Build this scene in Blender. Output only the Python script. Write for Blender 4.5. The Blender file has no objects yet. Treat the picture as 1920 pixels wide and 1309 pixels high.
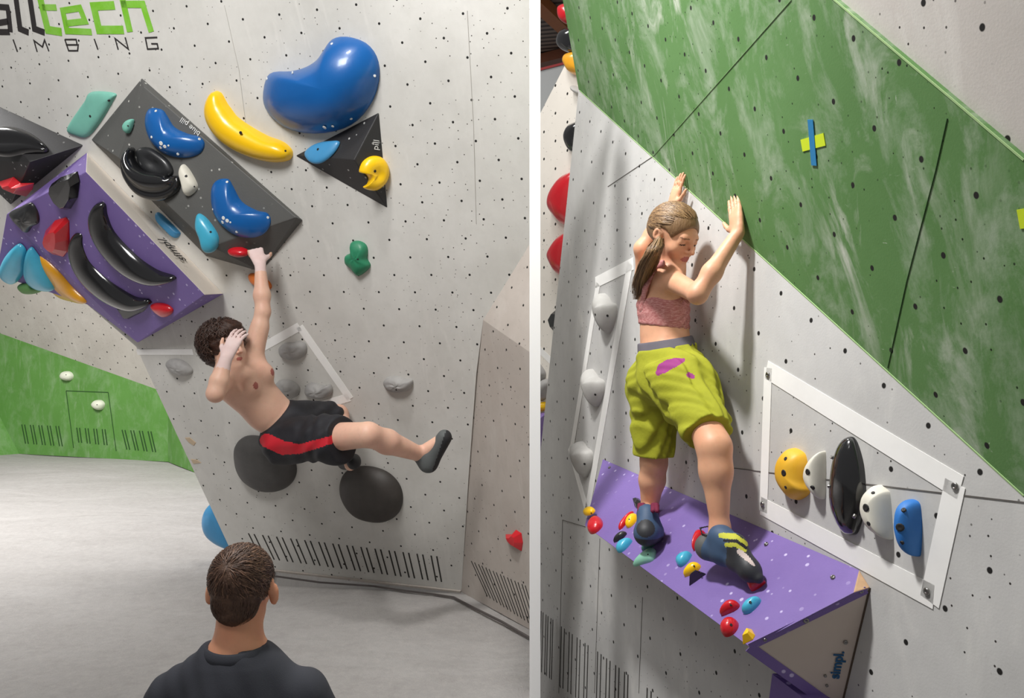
import bpy, math, random
import numpy as np
from mathutils import Vector, Matrix
random.seed(7)
C = bpy.context.scene.collection
SC = bpy.context.scene
F = 1500.0; CX = 960.0; CY = 654.5; H = 1.4
# ---------------------------------------------------------------- camera, world, lights, exposure
cam = bpy.data.objects.new('camera', bpy.data.cameras.new('camera'))
C.objects.link(cam); cam.location = (0, 0, H); cam.rotation_euler = (math.pi/2, 0, 0)
cam.data.sensor_width = 36; cam.data.lens = 36*F/1920; cam.data.clip_start = .02; cam.data.clip_end = 60
SC.camera = cam
SC.view_settings.view_transform = 'Standard'; SC.view_settings.look = 'None'
SC.view_settings.gamma = 1; SC.view_settings.use_curve_mapping = False
SC.view_settings.exposure = 0.30
w = bpy.data.worlds.new('world'); SC.world = w; w.use_nodes = True
w.node_tree.nodes['Background'].inputs[0].default_value = (1.0, .985, .97, 1)
w.node_tree.nodes['Background'].inputs[1].default_value = 0.16
def area(name, loc, target, size, power, col=(1, .985, .965), spread=180):
    l = bpy.data.lights.new(name, 'AREA'); l.size = size; l.energy = power; l.color = col; l.spread = math.radians(spread)
    o = bpy.data.objects.new(name, l); C.objects.link(o); o.location = loc
    o.rotation_euler = (Vector(target)-Vector(loc)).to_track_quat('-Z', 'Y').to_euler()
    return o
area('hall_lamp_right', (-1.1, 1.9, 4.9), (1.15, 2.55, 1.6), .35, 42, spread=80)
area('hall_lamp_front', (-1.7, .6, 4.3), (-1.6, 3.7, 2.9), 1.2, 42, spread=100)
area('fill_light_far', (-1.2, 5.3, 5.3), (.3, 4.4, 0), .8, 26)  # added fill light for the slab's far end and the cream wall
area('fill_light_bay', (-.35, 4.2, 5.0), (.4, 3.8, 1), .5, 34)  # added fill light, evens out shadow bands on the slab's left part
area('hall_lamp_back', (-4.6, 4.6, 4.8), (-5.2, 7.5, 0), 1.6, 240, spread=130)

# ---------------------------------------------------------------- helpers
def ray(px, py): return Vector(((px-CX)/F, 1, (CY-py)/F))
def P(px, py, Y): return Vector((0, 0, H))+ray(px, py)*Y
def FL(px, py, z=0): return P(px, py, (H-z)*F/(py-CY))
CAMP = Vector((0, 0, H))
class Plane:
    def __init__(s, a, b, c):
        n = (b-a).cross(c-a).normalized()
        if n.dot(CAMP-a) < 0: n = -n
        s.o = a.copy(); s.n = n
        u = Vector((0, 0, 1)).cross(n)
        u = Vector((1, 0, 0)) if u.length < .01 else u.normalized()
        s.u = u; s.v = n.cross(u).normalized()
        s.M = Matrix(((s.u.x, s.v.x, s.n.x, s.o.x), (s.u.y, s.v.y, s.n.y, s.o.y), (s.u.z, s.v.z, s.n.z, s.o.z), (0, 0, 0, 1)))
        s.Mi = s.M.inverted()
    def at(s, px, py, off=0):
        d = ray(px, py); t = ((s.o+s.n*off-CAMP).dot(s.n))/d.dot(s.n)
        return CAMP+d*t
    def loc(s, px, py, off=0): return s.Mi @ s.at(px, py, off)
    def pix(s, l):
        p = s.M @ Vector(l)-CAMP
        return (CX+F*p.x/p.y, CY-F*p.z/p.y)
def setp(o, label=None, cat=None, group=None, kind=None):
    if label: o['label'] = label
    if cat: o['category'] = cat
    if group: o['group'] = group
    if kind: o['kind'] = kind
    return o
def mesh(name, verts, faces, mats, parent=None, M=None, smooth=False, midx=None):
    me = bpy.data.meshes.new(name); me.from_pydata([tuple(v) for v in verts], [], faces)
    for m in (mats if isinstance(mats, (list, tuple)) else [mats]): me.materials.append(m)
    if midx is not None: me.polygons.foreach_set('material_index', midx)
    if smooth: me.polygons.foreach_set('use_smooth', [True]*len(me.polygons))
    me.update(); o = bpy.data.objects.new(name, me); C.objects.link(o)
    if M is not None: o.matrix_world = M
    if parent: 
        o.parent = parent; o.matrix_parent_inverse = parent.matrix_world.inverted()
    return o
def fixn(o):
    import bmesh
    b = bmesh.new(); b.from_mesh(o.data); bmesh.ops.recalc_face_normals(b, faces=b.faces); b.to_mesh(o.data); b.free(); return o
def empty(name, loc, label=None, cat=None, group=None, kind=None):
    o = bpy.data.objects.new(name, None); C.objects.link(o); o.empty_display_size = .05
    o.matrix_world = Matrix.Translation(loc)
    return setp(o, label, cat, group, kind)

# ---------------------------------------------------------------- materials
def lin(c):
    c = [x/255 for x in c]
    return tuple((x/12.92 if x <= .04045 else ((x+.055)/1.055)**2.4) for x in c)+(1,)
class N:
    def __init__(s, name, col, rough=.6, metal=0, spec=.5, coat=0, sss=0):
        s.m = bpy.data.materials.new(name); s.m.use_nodes = True; s.t = s.m.node_tree
        s.b = s.t.nodes['Principled BSDF']; s.b.inputs['Base Color'].default_value = lin(col)
        s.b.inputs['Roughness'].default_value = rough; s.b.inputs['Metallic'].default_value = metal
        s.b.inputs['Specular IOR Level'].default_value = spec; s.b.inputs['Coat Weight'].default_value = coat
        s.b.inputs['Coat Roughness'].default_value = .08
        if sss:
            s.b.inputs['Subsurface Weight'].default_value = sss; s.b.inputs['Subsurface Scale'].default_value = .01
            s.b.inputs['Subsurface Radius'].default_value = (1, .3, .15)
        s.tc = s.t.nodes.new('ShaderNodeTexCoord').outputs['Object']
        s.c = None; s.col = col
    def nd(s, typ, **k):
        n = s.t.nodes.new(typ)
        for a, b in k.items(): setattr(n, a, b)
        return n
    def con(s, a, b):
        if isinstance(a, (int, float)): b.default_value = a
        elif isinstance(a, tuple): b.default_value = a
        else: s.t.links.new(a, b)
    def math(s, op, a, b=0, c=0):
        n = s.nd('ShaderNodeMath', operation=op); s.con(a, n.inputs[0]); s.con(b, n.inputs[1]); s.con(c, n.inputs[2]); return n.outputs[0]
    def map(s, sc=(1, 1, 1), rot=(0, 0, 0), loc=(0, 0, 0)):
        n = s.nd('ShaderNodeMapping'); s.con(s.tc, n.inputs[0]); n.inputs['Scale'].default_value = sc
        n.inputs['Rotation'].default_value = rot; n.inputs['Location'].default_value = loc; return n.outputs[0]
    def noise(s, scale, detail=3, rough=.55, vec=None, dist=0):
        n = s.nd('ShaderNodeTexNoise'); s.con(vec or s.tc, n.inputs['Vector']); n.inputs['Scale'].default_value = scale
        n.inputs['Detail'].default_value = detail; n.inputs['Roughness'].default_value = rough; n.inputs['Distortion'].default_value = dist
        return n.outputs[0]
    def ramp(s, f, a, b, lo=0., hi=1.):
        n = s.nd('ShaderNodeMapRange'); s.con(f, n.inputs[0]); n.inputs[1].default_value = a; n.inputs[2].default_value = b
        n.inputs[3].default_value = lo; n.inputs[4].default_value = hi; n.clamp = True; return n.outputs[0]
    def mix(s, fac, col):
        """lay colour col over what is there"""
        n = s.nd('ShaderNodeMix', data_type='RGBA'); s.con(fac, n.inputs[0])
        s.con(s.c if s.c is not None else lin(s.col), n.inputs[6]); s.con(lin(col), n.inputs[7])
        s.c = n.outputs[2]; s.t.links.new(s.c, s.b.inputs['Base Color']); return s
    def bump(s, h, dist=.002, strength=.5):
        n = s.nd('ShaderNodeBump'); s.con(h, n.inputs['Height']); n.inputs['Distance'].default_value = dist
        n.inputs['Strength'].default_value = strength; s.t.links.new(n.outputs[0], s.b.inputs['Normal']); return s
    def nuts(s, su, sv, r, ou=0, ov=0, rot=0., col=(30, 28, 27)):
        v = s.map(rot=(0, 0, rot)); sp = s.nd('ShaderNodeSeparateXYZ'); s.con(v, sp.inputs[0])
        ds = []
        for k in (0, .5):
            a = s.math('WRAP', s.math('ADD', sp.outputs[0], ou+k*su), su/2, -su/2)
            b = s.math('WRAP', s.math('ADD', sp.outputs[1], ov+k*sv), sv/2, -sv/2)
            ds.append(s.math('SQRT', s.math('ADD', s.math('MULTIPLY', a, a), s.math('MULTIPLY', b, b))))
        d = s.math('MINIMUM', ds[0], ds[1])
        return s.mix(s.ramp(d, r, r*.75), col)
    def dots(s, scale, r, col, keep=.5, vec=None, dens=None, dim='3D'):
        v = s.nd('ShaderNodeTexVoronoi', voronoi_dimensions=dim); s.con(vec or s.tc, v.inputs['Vector']); v.inputs['Scale'].default_value = scale
        f = s.ramp(v.outputs['Distance'], r, r*.7)
        sp = s.nd('ShaderNodeSeparateXYZ'); s.con(v.outputs['Color'], sp.inputs[0])
        f = s.math('MULTIPLY', f, s.math('GREATER_THAN', sp.outputs[0], 1-keep))
        if dens is not None: f = s.math('MULTIPLY', f, dens)
        return s.mix(f, col)
def wallmat(name, base, dark, nut=(.2, .18, .0085), ou=0, ov=0, rot=0., chalk=.35, chalkrot=.3, stretch=5, rough=.75, screws=True, spot=(60, 55, 50)):
    m = N(name, base, rough, spec=.3)
    m.mix(m.ramp(m.noise(1.7, 5, .6), .35, .72, 0, .8), dark)
    m.mix(m.ramp(m.noise(14, 4, .7), .5, .8, 0, .35), dark)
    c1 = m.noise(2.6, 6, .62, m.map((stretch, 1, 1), (0, 0, chalkrot)), .8)
    c2 = m.noise(1.1, 2, .5)
    f = m.math('MULTIPLY', m.ramp(c1, .55, .78), m.ramp(c2, .4, .62))
    m.mix(m.math('MULTIPLY', f, chalk), (235, 232, 226))
    c3 = m.noise(5.5, 8, .75, m.map((1, 2.4, 1), (0, 0, 1.1)), 2.0)
    m.mix(m.ramp(c3, .66, .74, 0, chalk*.9), (238, 236, 230))
    c4 = m.noise(3.2, 7, .72, m.map((1.6, 1, 1), (0, 0, chalkrot+.5), (3, 1, 0)), .4)
    m.mix(m.math('MULTIPLY', m.ramp(c4, .48, .78), chalk*.55), (226, 226, 220))
    if screws:
        m.dots(17, .055, spot, .5, dens=m.ramp(m.noise(1.9, 2), .42, .55), dim='2D')
        m.dots(31, .07, spot, .22, dens=m.ramp(m.noise(3.1, 2), .52, .6), dim='2D')
    if nut: m.nuts(nut[0], nut[1], nut[2], ou, ov, rot)
    m.bump(m.noise(160, 2), .001, .25)
    return m.m
def plain(name, col, rough=.6, var=.0, spec=.5, coat=0, bump=0, bs=90, metal=0, speck=None, var2=None):
    m = N(name, col, rough, metal, spec, coat)
    if var: m.mix(m.ramp(m.noise(9, 5, .65), .4, .75, 0, var), var2 or tuple(max(0, int(c*.72)) for c in col))
    if speck: m.dots(speck[0], speck[1], speck[2], speck[3], dens=m.ramp(m.noise(3.5, 2), .38, .6))
    if bump: m.bump(m.noise(bs, 3), .002, bump)
    return m.m

# ---------------------------------------------------------------- outline utilities (pixel or local space, 2-D)
def crom(pts, n, closed=True):
    pts = [tuple(map(float, p)) for p in pts]; k = len(pts); out = []
    segs = k if closed else k-1
    per = max(2, n//segs)
    for i in range(segs):
        if closed: p0, p1, p2, p3 = pts[(i-1) % k], pts[i], pts[(i+1) % k], pts[(i+2) % k]
        else: p0, p1, p2, p3 = pts[max(i-1, 0)], pts[i], pts[i+1], pts[min(i+2, k-1)]
        for j in range(per):
            t = j/per
            out.append(tuple(.5*((2*b)+(-a+c)*t+(2*a-5*b+4*c-d)*t*t+(-a+3*b-3*c+d)*t**3) for a, b, c, d in zip(p0, p1, p2, p3)))
    if not closed: out.append(pts[-1])
    return out
def densify(pts, n):
    k = len(pts); per = max(1, n//k); out = []
    for i in range(k):
        a, b = pts[i], pts[(i+1) % k]
        for j in range(per):
            t = j/per; out.append(tuple(x+(y-x)*t for x, y in zip(a, b)))
    return out
def squeeze(out, pl, h, amt=.7):
    """footprint on the wall of a shape whose visible outline is `out`: the side the bulge leans over is pulled back"""
    cx = sum(p[0] for p in out)/len(out); cy = sum(p[1] for p in out)/len(out)
    l = pl.loc(cx, cy); q = pl.pix((l.x, l.y, h*amt)); sx, sy = q[0]-cx, q[1]-cy
    L = math.hypot(sx, sy)
    if L < 1e-6: return list(out)
    ds = [(p[0]*sx+p[1]*sy)/L for p in out]; lo, hi = min(ds), max(ds)
    L2 = min(L, .55*(hi-lo))
    return [(p[0]-sx/L*L2*(d-lo)/(hi-lo),)+(p[1]-sy/L*L2*(d-lo)/(hi-lo),)+tuple(p[2:]) for p, d in zip(out, ds)]
def bolt(par, pl, l, r=.006, mat=None, name='bolt', nr=None):
    vs = []; fs = []; n = 10
    nr = Vector(nr or (0, 0, 1)).normalized(); b1_ = nr.cross(Vector((0, 1, 0))).normalized(); b2_ = nr.cross(b1_); flat_ = mat is not None and mat is not M['steel']; l = Vector(l)
    for z, rr in (((-.003, r), (.0006, r), (.0012, r*.8), (.0012, r*.45), (.0010, r*.4)) if flat_ else ((-.004, r), (.0035, r), (.0045, r*.8), (.0045, r*.45), (-.001, r*.4))):
        for i in range(n):
            a = 2*math.pi*i/n; vs.append(l+b1_*rr*math.cos(a)+b2_*rr*math.sin(a)+nr*z)
    for k in range(4):
        for i in range(n): fs.append((k*n+i, k*n+(i+1) % n, (k+1)*n+(i+1) % n, (k+1)*n+i))
    fs.append(tuple(range(4*n, 5*n)))
    vv = [pl.M @ Vector(v) for v in vs]
    o = mesh(name, [v-par.matrix_world.translation for v in vv], fs, mat or M['steel'], par, Matrix.Translation(par.matrix_world.translation), True)
    return o
def hold(name, out, pl, h, mat, label, cat='climbing hold', group=None, p=2.2, q=.55, flat=False, ctr=None, bolts=(), n=56, topin=None, parent=None, dish=None, noise=0, amt=.7, off=0, bmat=None, ridge=None):
    raw = densify(out, n) if flat else crom(out, n)
    o2 = squeeze(raw, pl, h, amt)
    L = [pl.loc(x, y) for x, y in o2]
    if ctr: sq = squeeze([ctr]+list(raw), pl, h, amt)[0]; c = pl.loc(*sq)
    else: c = sum(L, Vector())/len(L)
    S = [1, 1, .975, .94, .88, .8, .7, .58, .45, .3, .15]
    vs = []; fs = []; k = len(L)
    if topin is not None: S = [1, 1, 1-.02, topin+.02, topin, topin*.6, topin*.3]
    def hh(s, i=0):
        if topin is not None:
            z = h*min(1, max(.0, (1-s)/(1-topin)))*.92+h*.08 if s > topin else h*(1+.04*(topin-s)/topin)
        else: z = h*(.12+.88*max(0, 1-s**p)**q) if s < 1 else h*.12
        if dish: z -= h*dish*math.exp(-(s/.45)**2)
        return z
    rnd = random.Random(len(name)*31+int(out[0][0])); ph = [rnd.random()*6.28 for _ in range(4)]
    for r, s in enumerate(S):
        for i, l in enumerate(L):
            z = 0 if r == 0 else hh(s, i)
            a = 2*math.pi*i/k
            if noise and s < .97: z *= 1+noise*(math.sin(3*a+ph[0]+s*4)+.6*math.sin(7*a+ph[1]+s*9)+.5*math.sin(5*a-s*14+ph[2]))
            vs.append((c.x+(l.x-c.x)*s, c.y+(l.y-c.y)*s, z+off))
    vs.append((c.x, c.y, hh(0)+off)); top = len(vs)-1
    for r in range(len(S)-1):
        for i in range(k): fs.append((r*k+i, r*k+(i+1) % k, (r+1)*k+(i+1) % k, (r+1)*k+i))
    r = len(S)-1
    for i in range(k): fs.append((r*k+i, r*k+(i+1) % k, top))
    base = pl.M @ Vector((c.x, c.y, off))
    T = pl.M.copy(); T.translation = base
    Ti = T.inverted() @ pl.M
    o = mesh(name, [Ti @ Vector(v) for v in vs], fs, mat, parent, T, not flat or topin is None and not flat)
    fixn(o)
    if flat: 
        md = o.modifiers.new('b', 'BEVEL'); md.width = .0025; md.segments = 2; md.limit_method = 'ANGLE'; md.angle_limit = .5
    if not parent: setp(o, label, cat, group)
    for b in bolts:
        bq = squeeze([b[:2]]+list(raw), pl, h, amt)[0] if False else b[:2]
        # locate on the bulge: the ray through the pixel meets the height field
        best = None
        for t in range(40):
            z = h*1.05*(1-t/39); l = pl.loc(b[0], b[1], z+off)
            d = Vector((l.x-c.x, l.y-c.y)); s = 2.
            ang = math.atan2(d.y, d.x); bi = min(range(k), key=lambda i: abs((math.atan2(L[i].y-c.y, L[i].x-c.x)-ang+math.pi) % (2*math.pi)-math.pi))
            rad = math.hypot(L[bi].x-c.x, L[bi].y-c.y); s = d.length/rad
            if s < 1 and hh(s) >= z: sl = (hh(max(0, s-.03))-hh(min(.999, s+.03)))/(.06*rad); rd = d.normalized(); best = ((l.x, l.y, hh(s)+off), (rd.x*sl, rd.y*sl, 1)); break
        if best: bolt(o, pl, best[0], b[2] if len(b) > 2 else .007, bmat or M['dark_hole'], 'bolt', best[1])
    return o
def spine(name, sp, pl, h, mat, label, cat='climbing hold', group=None, peak=.5, pw=2.2, rnd=6, env=4, parent=None, off=0, groove=0, rnd0=None):
    s2 = crom(sp, 44, False); k = len(s2); Lr = []; Rr = []
    for i, (x, y, hw) in enumerate(s2):
        a = s2[max(i-1, 0)]; b = s2[min(i+1, k-1)]; dx, dy = b[0]-a[0], b[1]-a[1]; d = math.hypot(dx, dy) or 1
        t = i/(k-1)*2-1; e = max(0.02, 1-abs(t)**(rnd if t > 0 or rnd0 is None else rnd0))**.5
        Lr.append((x+dy/d*hw*e, y-dx/d*hw*e)); Rr.append((x-dy/d*hw*e, y+dx/d*hw*e))
    both = squeeze(Lr+Rr, pl, h, .6); Lr, Rr = both[:k], both[k:]
    mm = 15; vs = []; fs = []
    for i in range(k):
        a, b = pl.loc(*Lr[i]), pl.loc(*Rr[i]); t = i/(k-1)*2-1; ev = max(0, 1-abs(t)**env)**.5
        for j in range(mm):
            u = (j/(mm-1)); u = .5-.5*math.cos(math.pi*u)
            x = (u-peak)/(peak if u < peak else 1-peak)
            z = h*ev*(max(0, 1-abs(x)**pw)**.6)*.9+h*.1
            if groove: z -= h*groove*ev*math.exp(-((u-(1-peak))/.12)**2)
            if j in (0, mm-1): z = h*.1
            l = a.lerp(b, u); vs.append(Vector((l.x, l.y, z+off)))
    for i in range(k-1):
        for j in range(mm-1): fs.append((i*mm+j, (i+1)*mm+j, (i+1)*mm+j+1, i*mm+j+1))
    nb = len(vs)
    for i in range(k):
        for j in (0, mm-1): v = vs[i*mm+j].copy(); v.z = off-.002; vs.append(v)
    for i in range(k-1):
        fs.append((i*mm, nb+2*i, nb+2*i+2, (i+1)*mm)); fs.append((i*mm+mm-1, (i+1)*mm+mm-1, nb+2*i+3, nb+2*i+1))
    fs.append(tuple(range(mm))+(nb+1, nb)); e = (k-1)*mm; fs.append(tuple(reversed(range(e, e+mm)))+(nb+2*k-2, nb+2*k-1))
    c = vs[(k//2)*mm+mm//2]; T = pl.M.copy(); T.translation = pl.M @ Vector((c.x, c.y, off)); Ti = T.inverted() @ pl.M
    o = mesh(name, [Ti @ v for v in vs], fs, mat, parent, T, True); fixn(o)
    if not parent: setp(o, label, cat, group)
    return o
def strip(name, pts, wd, pl, mat, parent=None, off=.001, th=.0008, closed=False, M0=None):
    """flat ribbon along pixel points; wd in metres (or list)"""
    L = [pl.loc(x, y) for x, y in pts]; k = len(L); vs = []; fs = []
    for i, l in enumerate(L):
        a = L[(i-1) % k] if closed or i else l; b = L[(i+1) % k] if closed or i < k-1 else l
        d1 = (l-a).normalized() if (l-a).length > 1e-9 else None; d2 = (b-l).normalized() if (b-l).length > 1e-9 else None
        d = ((d1 or d2)+(d2 or d1)).normalized(); nn = Vector((-d.y, d.x, 0)); hw = (wd[i] if isinstance(wd, (list, tuple)) else wd)/2
        cs = max(.45, nn.dot(Vector((-(d2 or d1).y, (d2 or d1).x, 0)))); hw /= cs
        for s in (1, -1):
            for z in (off-th, off+th): vs.append(Vector((l.x+nn.x*hw*s, l.y+nn.y*hw*s, z)))
    for i in range(k if closed else k-1):
        a = 4*i; b = 4*((i+1) % k); fs += [(a+1, a+3, b+3, b+1), (a, b, b+2, a+2), (a, a+1, b+1, b), (a+2, b+2, b+3, a+3)]
    if not closed: fs += [(0, 2, 3, 1), (4*k-4, 4*k-3, 4*k-1, 4*k-2)]
    o = mesh(name, vs, fs, mat, parent, pl.M) if parent is None else mesh(name, vs, fs, mat, parent, pl.M)
    return fixn(o)
def joinstrips(name, items, pl, mat, parent=None, off=.001):
    """several ribbons in one mesh (lettering, slots)"""
    V = []; Fs = []
    for pts, wd in items:
        o = strip('tmp', pts, wd, pl, mat, None, off); me = o.data; b = len(V)
        V += [v.co.copy() for v in me.vertices]; Fs += [tuple(i+b for i in p.vertices) for p in me.polygons]
        bpy.data.objects.remove(o); bpy.data.meshes.remove(me)
    return mesh(name, V, Fs, mat, parent, pl.M)
def slab(name, pts, pl, mat, th=.03, parent=None, kind='structure', raw3=False, off=0):
    """panel with the pixel outline pts, its face on plane pl"""
    L = [(pl.Mi @ p) if isinstance(p, Vector) else pl.loc(*p) for p in pts]; k = len(L)
    vs = [(l.x, l.y, off) for l in L]+[(l.x, l.y, off-th) for l in L]
    fs = [tuple(range(k)), tuple(reversed(range(k, 2*k)))]+[(i, (i+1) % k, k+(i+1) % k, k+i) for i in range(k)]
    o = mesh(name, vs, fs, mat, parent, pl.M); fixn(o)
    if kind and not parent: o['kind'] = kind
    return o
def poly(name, verts, faces, mats, midx=None, parent=None, bev=.004):
    c = verts[0]; o = mesh(name, [v-c for v in verts], faces, mats, parent, Matrix.Translation(c), False, midx); fixn(o)
    if bev: md = o.modifiers.new('b', 'BEVEL'); md.width = bev; md.segments = 2
    return o
def text(name, s, pl, p0, p1, size, mat, parent, off=.002, flip=1, font_sh=0, wid=1., bold=0):
    """lettering from pixel p0 towards p1 on plane pl"""
    cu = bpy.data.curves.new(name, 'FONT'); cu.body = s; cu.size = size; cu.extrude = .0006; cu.shear = font_sh; cu.offset = bold
    cu.materials.append(mat); o = bpy.data.objects.new(name, cu); C.objects.link(o)
    a, b = pl.loc(*p0), pl.loc(*p1); d = (b-a).normalized(); d.z = 0
    x = Vector((d.x, d.y, 0)); y = Vector((-d.y, d.x, 0))*flip
    R = Matrix(((x.x*wid, y.x, 0, a.x), (x.y*wid, y.y, 0, a.y), (0, 0, 1, off), (0, 0, 0, 1)))
    o.matrix_world = pl.M @ R
    bpy.context.view_layer.update()
    me = bpy.data.meshes.new_from_object(o.evaluated_get(bpy.context.evaluated_depsgraph_get())); bpy.data.objects.remove(o)
    M1 = pl.M @ R; o = bpy.data.objects.new(name, me); C.objects.link(o); o.matrix_world = M1
    if parent: o.parent = parent; o.matrix_parent_inverse = parent.matrix_world.inverted()
    return o
# ---------------------------------------------------------------- materials of the place
M = {}
M['steel'] = plain('steel', (150, 148, 145), .3, metal=1)
M['dark_hole'] = plain('dark_hole', (28, 26, 26), .6)
M['wall_a'] = wallmat('grey_panel_left', (214, 212, 207), (190, 188, 182), (.205, .18, .0068), .02, .05, .03, .5, .4)
M['wall_d'] = wallmat('grey_panel_side_dimmed', (184, 175, 167), (166, 157, 149), (.205, .18, .0068), .0, .03, 0, .3)  # darker, browner base: dim light on the side wall put into its colour
M['wall_b'] = wallmat('grey_panel_far', (198, 192, 184), (178, 172, 164), (.30, .24, .011), 0, 0, .2, .3)
M['green_far'] = wallmat('green_panel_far', (98, 148, 72), (86, 134, 60), None, chalk=.3, screws=False)
M['wall_e'] = wallmat('grey_panel_slab', (202, 201, 199), (182, 181, 179), (.27, .21, .0085), .02, .02, -.12, .5, 1.2, 2.6, spot=(50, 46, 44))
M['green'] = wallmat('green_panel', (98, 138, 82), (84, 124, 68), (.27, .21, .0085), .06, .03, .0, .8, -.35, 2.4, spot=(28, 45, 20))
M['wall_h'] = wallmat('grey_panel_top', (212, 206, 200), (196, 190, 184), (.27, .21, .0085), .1, .05, 0, .8, .3, 3, spot=(50, 46, 44))
M['cream_wall'] = wallmat('cream_panel', (240, 234, 224), (228, 222, 212), (.3, .2, .012), chalk=.1)
m = N('mat_canvas', (172, 169, 167), .85, spec=.2)
m.mix(m.ramp(m.noise(1.2, 6, .65, m.map((1, 1.5, 1), (0, 0, .5)), .3), .35, .7, 0, .4), (146, 141, 138))
m.mix(m.ramp(m.noise(26, 6, .85), .45, .75, 0, .6), (190, 186, 182)); m.mix(m.ramp(m.noise(11, 6, .8), .5, .8, 0, .4), (132, 127, 124)); m.mix(m.ramp(m.noise(7, 6, .7, None, 1.5), .6, .8, 0, .08), (112, 106, 104))
m.bump(m.math('ADD', m.noise(.9, 3, .5, m.map((1, 1.6, 1), (0, 0, .6)), .8), m.math('MULTIPLY', m.noise(120, 2), .04)), .08, .6)
M['mat'] = m.m
M['white_paint'] = plain('white_paint', (255, 255, 255), .9, spec=.1)
M['seam'] = plain('seam', (96, 92, 88), .9); M['seam_light'] = plain('seam_light', (180, 176, 170), .9)
M['seam_green'] = plain('seam_green', (40, 78, 30), .9)
M['slot'] = plain('slot', (52, 48, 46), .9)
M['pale_edge'] = plain('pale_edge', (168, 200, 140), .8)
M['tape_white'] = plain('tape_white', (246, 245, 242), .7, .1)
# ---------------------------------------------------------------- left room: mat, walls
z0 = 0
dirx = 43/F
mv = [Vector((-9, -2, 0)), Vector((-2*dirx, -2, 0)), Vector((11.5*dirx, 11.5, 0)), Vector((-9, 11.5, 0))]
# gym mat with a fine surface
nx, ny = 40, 60; V = []; Fc = []
for j in range(ny+1):
    for i in range(nx+1):
        y = -2+13.5*j/ny; xr = y*dirx if y < 4.6 else -1.5; x = -9+(xr+9)*i/nx
        V.append((x, y, .016*math.sin(x*2.1+y*1.3)*math.cos(y*1.7-x*.6) if 0 < i < nx else 0))
for j in range(ny):
    for i in range(nx): a = j*(nx+1)+i; Fc.append((a, a+1, a+nx+2, a+nx+1))
b = len(V)
for j in range(ny+1): y = -2+13.5*j/ny; V.append((y*dirx if y < 4.6 else -1.5, y, -1.5))
for j in range(ny): Fc.append((j*(nx+1)+nx, b+j, b+j+1, (j+1)*(nx+1)+nx))
o = mesh('floor', V, Fc, M['mat'], None, Matrix(), True); o['kind'] = 'structure'
b1, b2 = FL(447, 1063), FL(865, 1110)
bd = (b2-b1).normalized(); hn = Vector((bd.y, -bd.x, 0)); hn = hn if hn.y < 0 else -hn
ln = math.radians(20)
A = Plane(b1, b2, b1+Vector((0, 0, math.cos(ln)))+hn*math.sin(ln))
wallA = slab('wall_back', [(447, 1063), (255, 650), (160, 568), (-5, 512), (-90, 484), (-90, -80), (1002, -80), (1002, 444), (906, 600), (893, 700), (878, 900), (865, 1110)], A, M['wall_a'], .035)
d3 = FL(1000, 1184); D = Plane(A.at(865, 1110), A.at(906, 600), d3)
D.o = A.at(865, 1110)
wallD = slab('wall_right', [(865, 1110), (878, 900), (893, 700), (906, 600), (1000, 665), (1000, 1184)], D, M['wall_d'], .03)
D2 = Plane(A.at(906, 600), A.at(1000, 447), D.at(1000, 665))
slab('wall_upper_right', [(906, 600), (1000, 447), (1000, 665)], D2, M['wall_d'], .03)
c0, c1, c2 = FL(36, 851), FL(315, 866), FL(440, 916)
CP = Plane(c0, c1, c0+Vector((0, 0, 1)))
wallC = slab('wall_left', [(36, 851), (0, 782), (-60, 700), (-60, 603), (0, 625), (285, 727), (315, 738), (315, 866)], CP, M['green_far'], .03)
C2 = Plane(c0, CP.at(0, 782), FL(-70, 862))
slab('wall_far_left', [(36, 851), (0, 782), (-60, 700), (-120, 640), (-120, 866)], C2, M['green_far'], .02)
C3 = Plane(c1, c2, c1+Vector((0, 0, 1)))
slab('wall_left_return', [(315, 866), (315, 738), (440, 775), (440, 916)], C3, M['green_far'], .03)
bb = CP.at(0, 400); bb = P(0, 400, bb.y-.9)
BP = Plane(CP.at(0, 625), CP.at(285, 727), bb)
wallB = slab('wall_far_upper', [(-60, 603), (0, 625), (285, 727), (330, 743), (420, 775), (420, 430), (-60, 200)], BP, M['wall_b'], .03)
# baseboard, seams and slots
strip('baseboard_back', [(447, 1061), (865, 1108)], .012, A, M['pale_edge'] if 0 else M['wall_d'], wallA, .008, .006)
strip('mat_seam', [(500, 1082), (600, 1096), (700, 1103), (760, 1112), (810, 1118), (850, 1124), (880, 1140), (940, 1170), (1000, 1205)], .012, Plane(Vector((0, 4, .0)), Vector((1, 4, .0)), Vector((0, 5, .0))), plain('mat_seam', (84, 78, 76), .9), bpy.data.objects['floor'], .012, .004)
def slots(name, pl, top, bot, n, pair, wd, mat, parent, gap=.42):
    it = []
    for i in range(n):
        for k in range(pair):
            t = (i+k*gap)/(n-1+gap) if n > 1 else 0
            a = (top[0][0]+(top[1][0]-top[0][0])*t, top[0][1]+(top[1][1]-top[0][1])*t); c = (bot[0][0]+(bot[1][0]-bot[0][0])*t, bot[0][1]+(bot[1][1]-bot[0][1])*t)
            it.append(([a, c], wd))
    return joinstrips(name, it, pl, mat, parent, .0012)
slots('vent_slots', A, [(466, 1000), (819, 1043)], [(489, 1046), (828, 1091)], 14, 2, .0085, M['slot'], wallA, .40)
slots('vent_slots', D, [(884, 1052), (985, 1098)], [(914, 1118), (1010, 1180)], 8, 2, .0065, M['slot'], wallD, .45)
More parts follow.
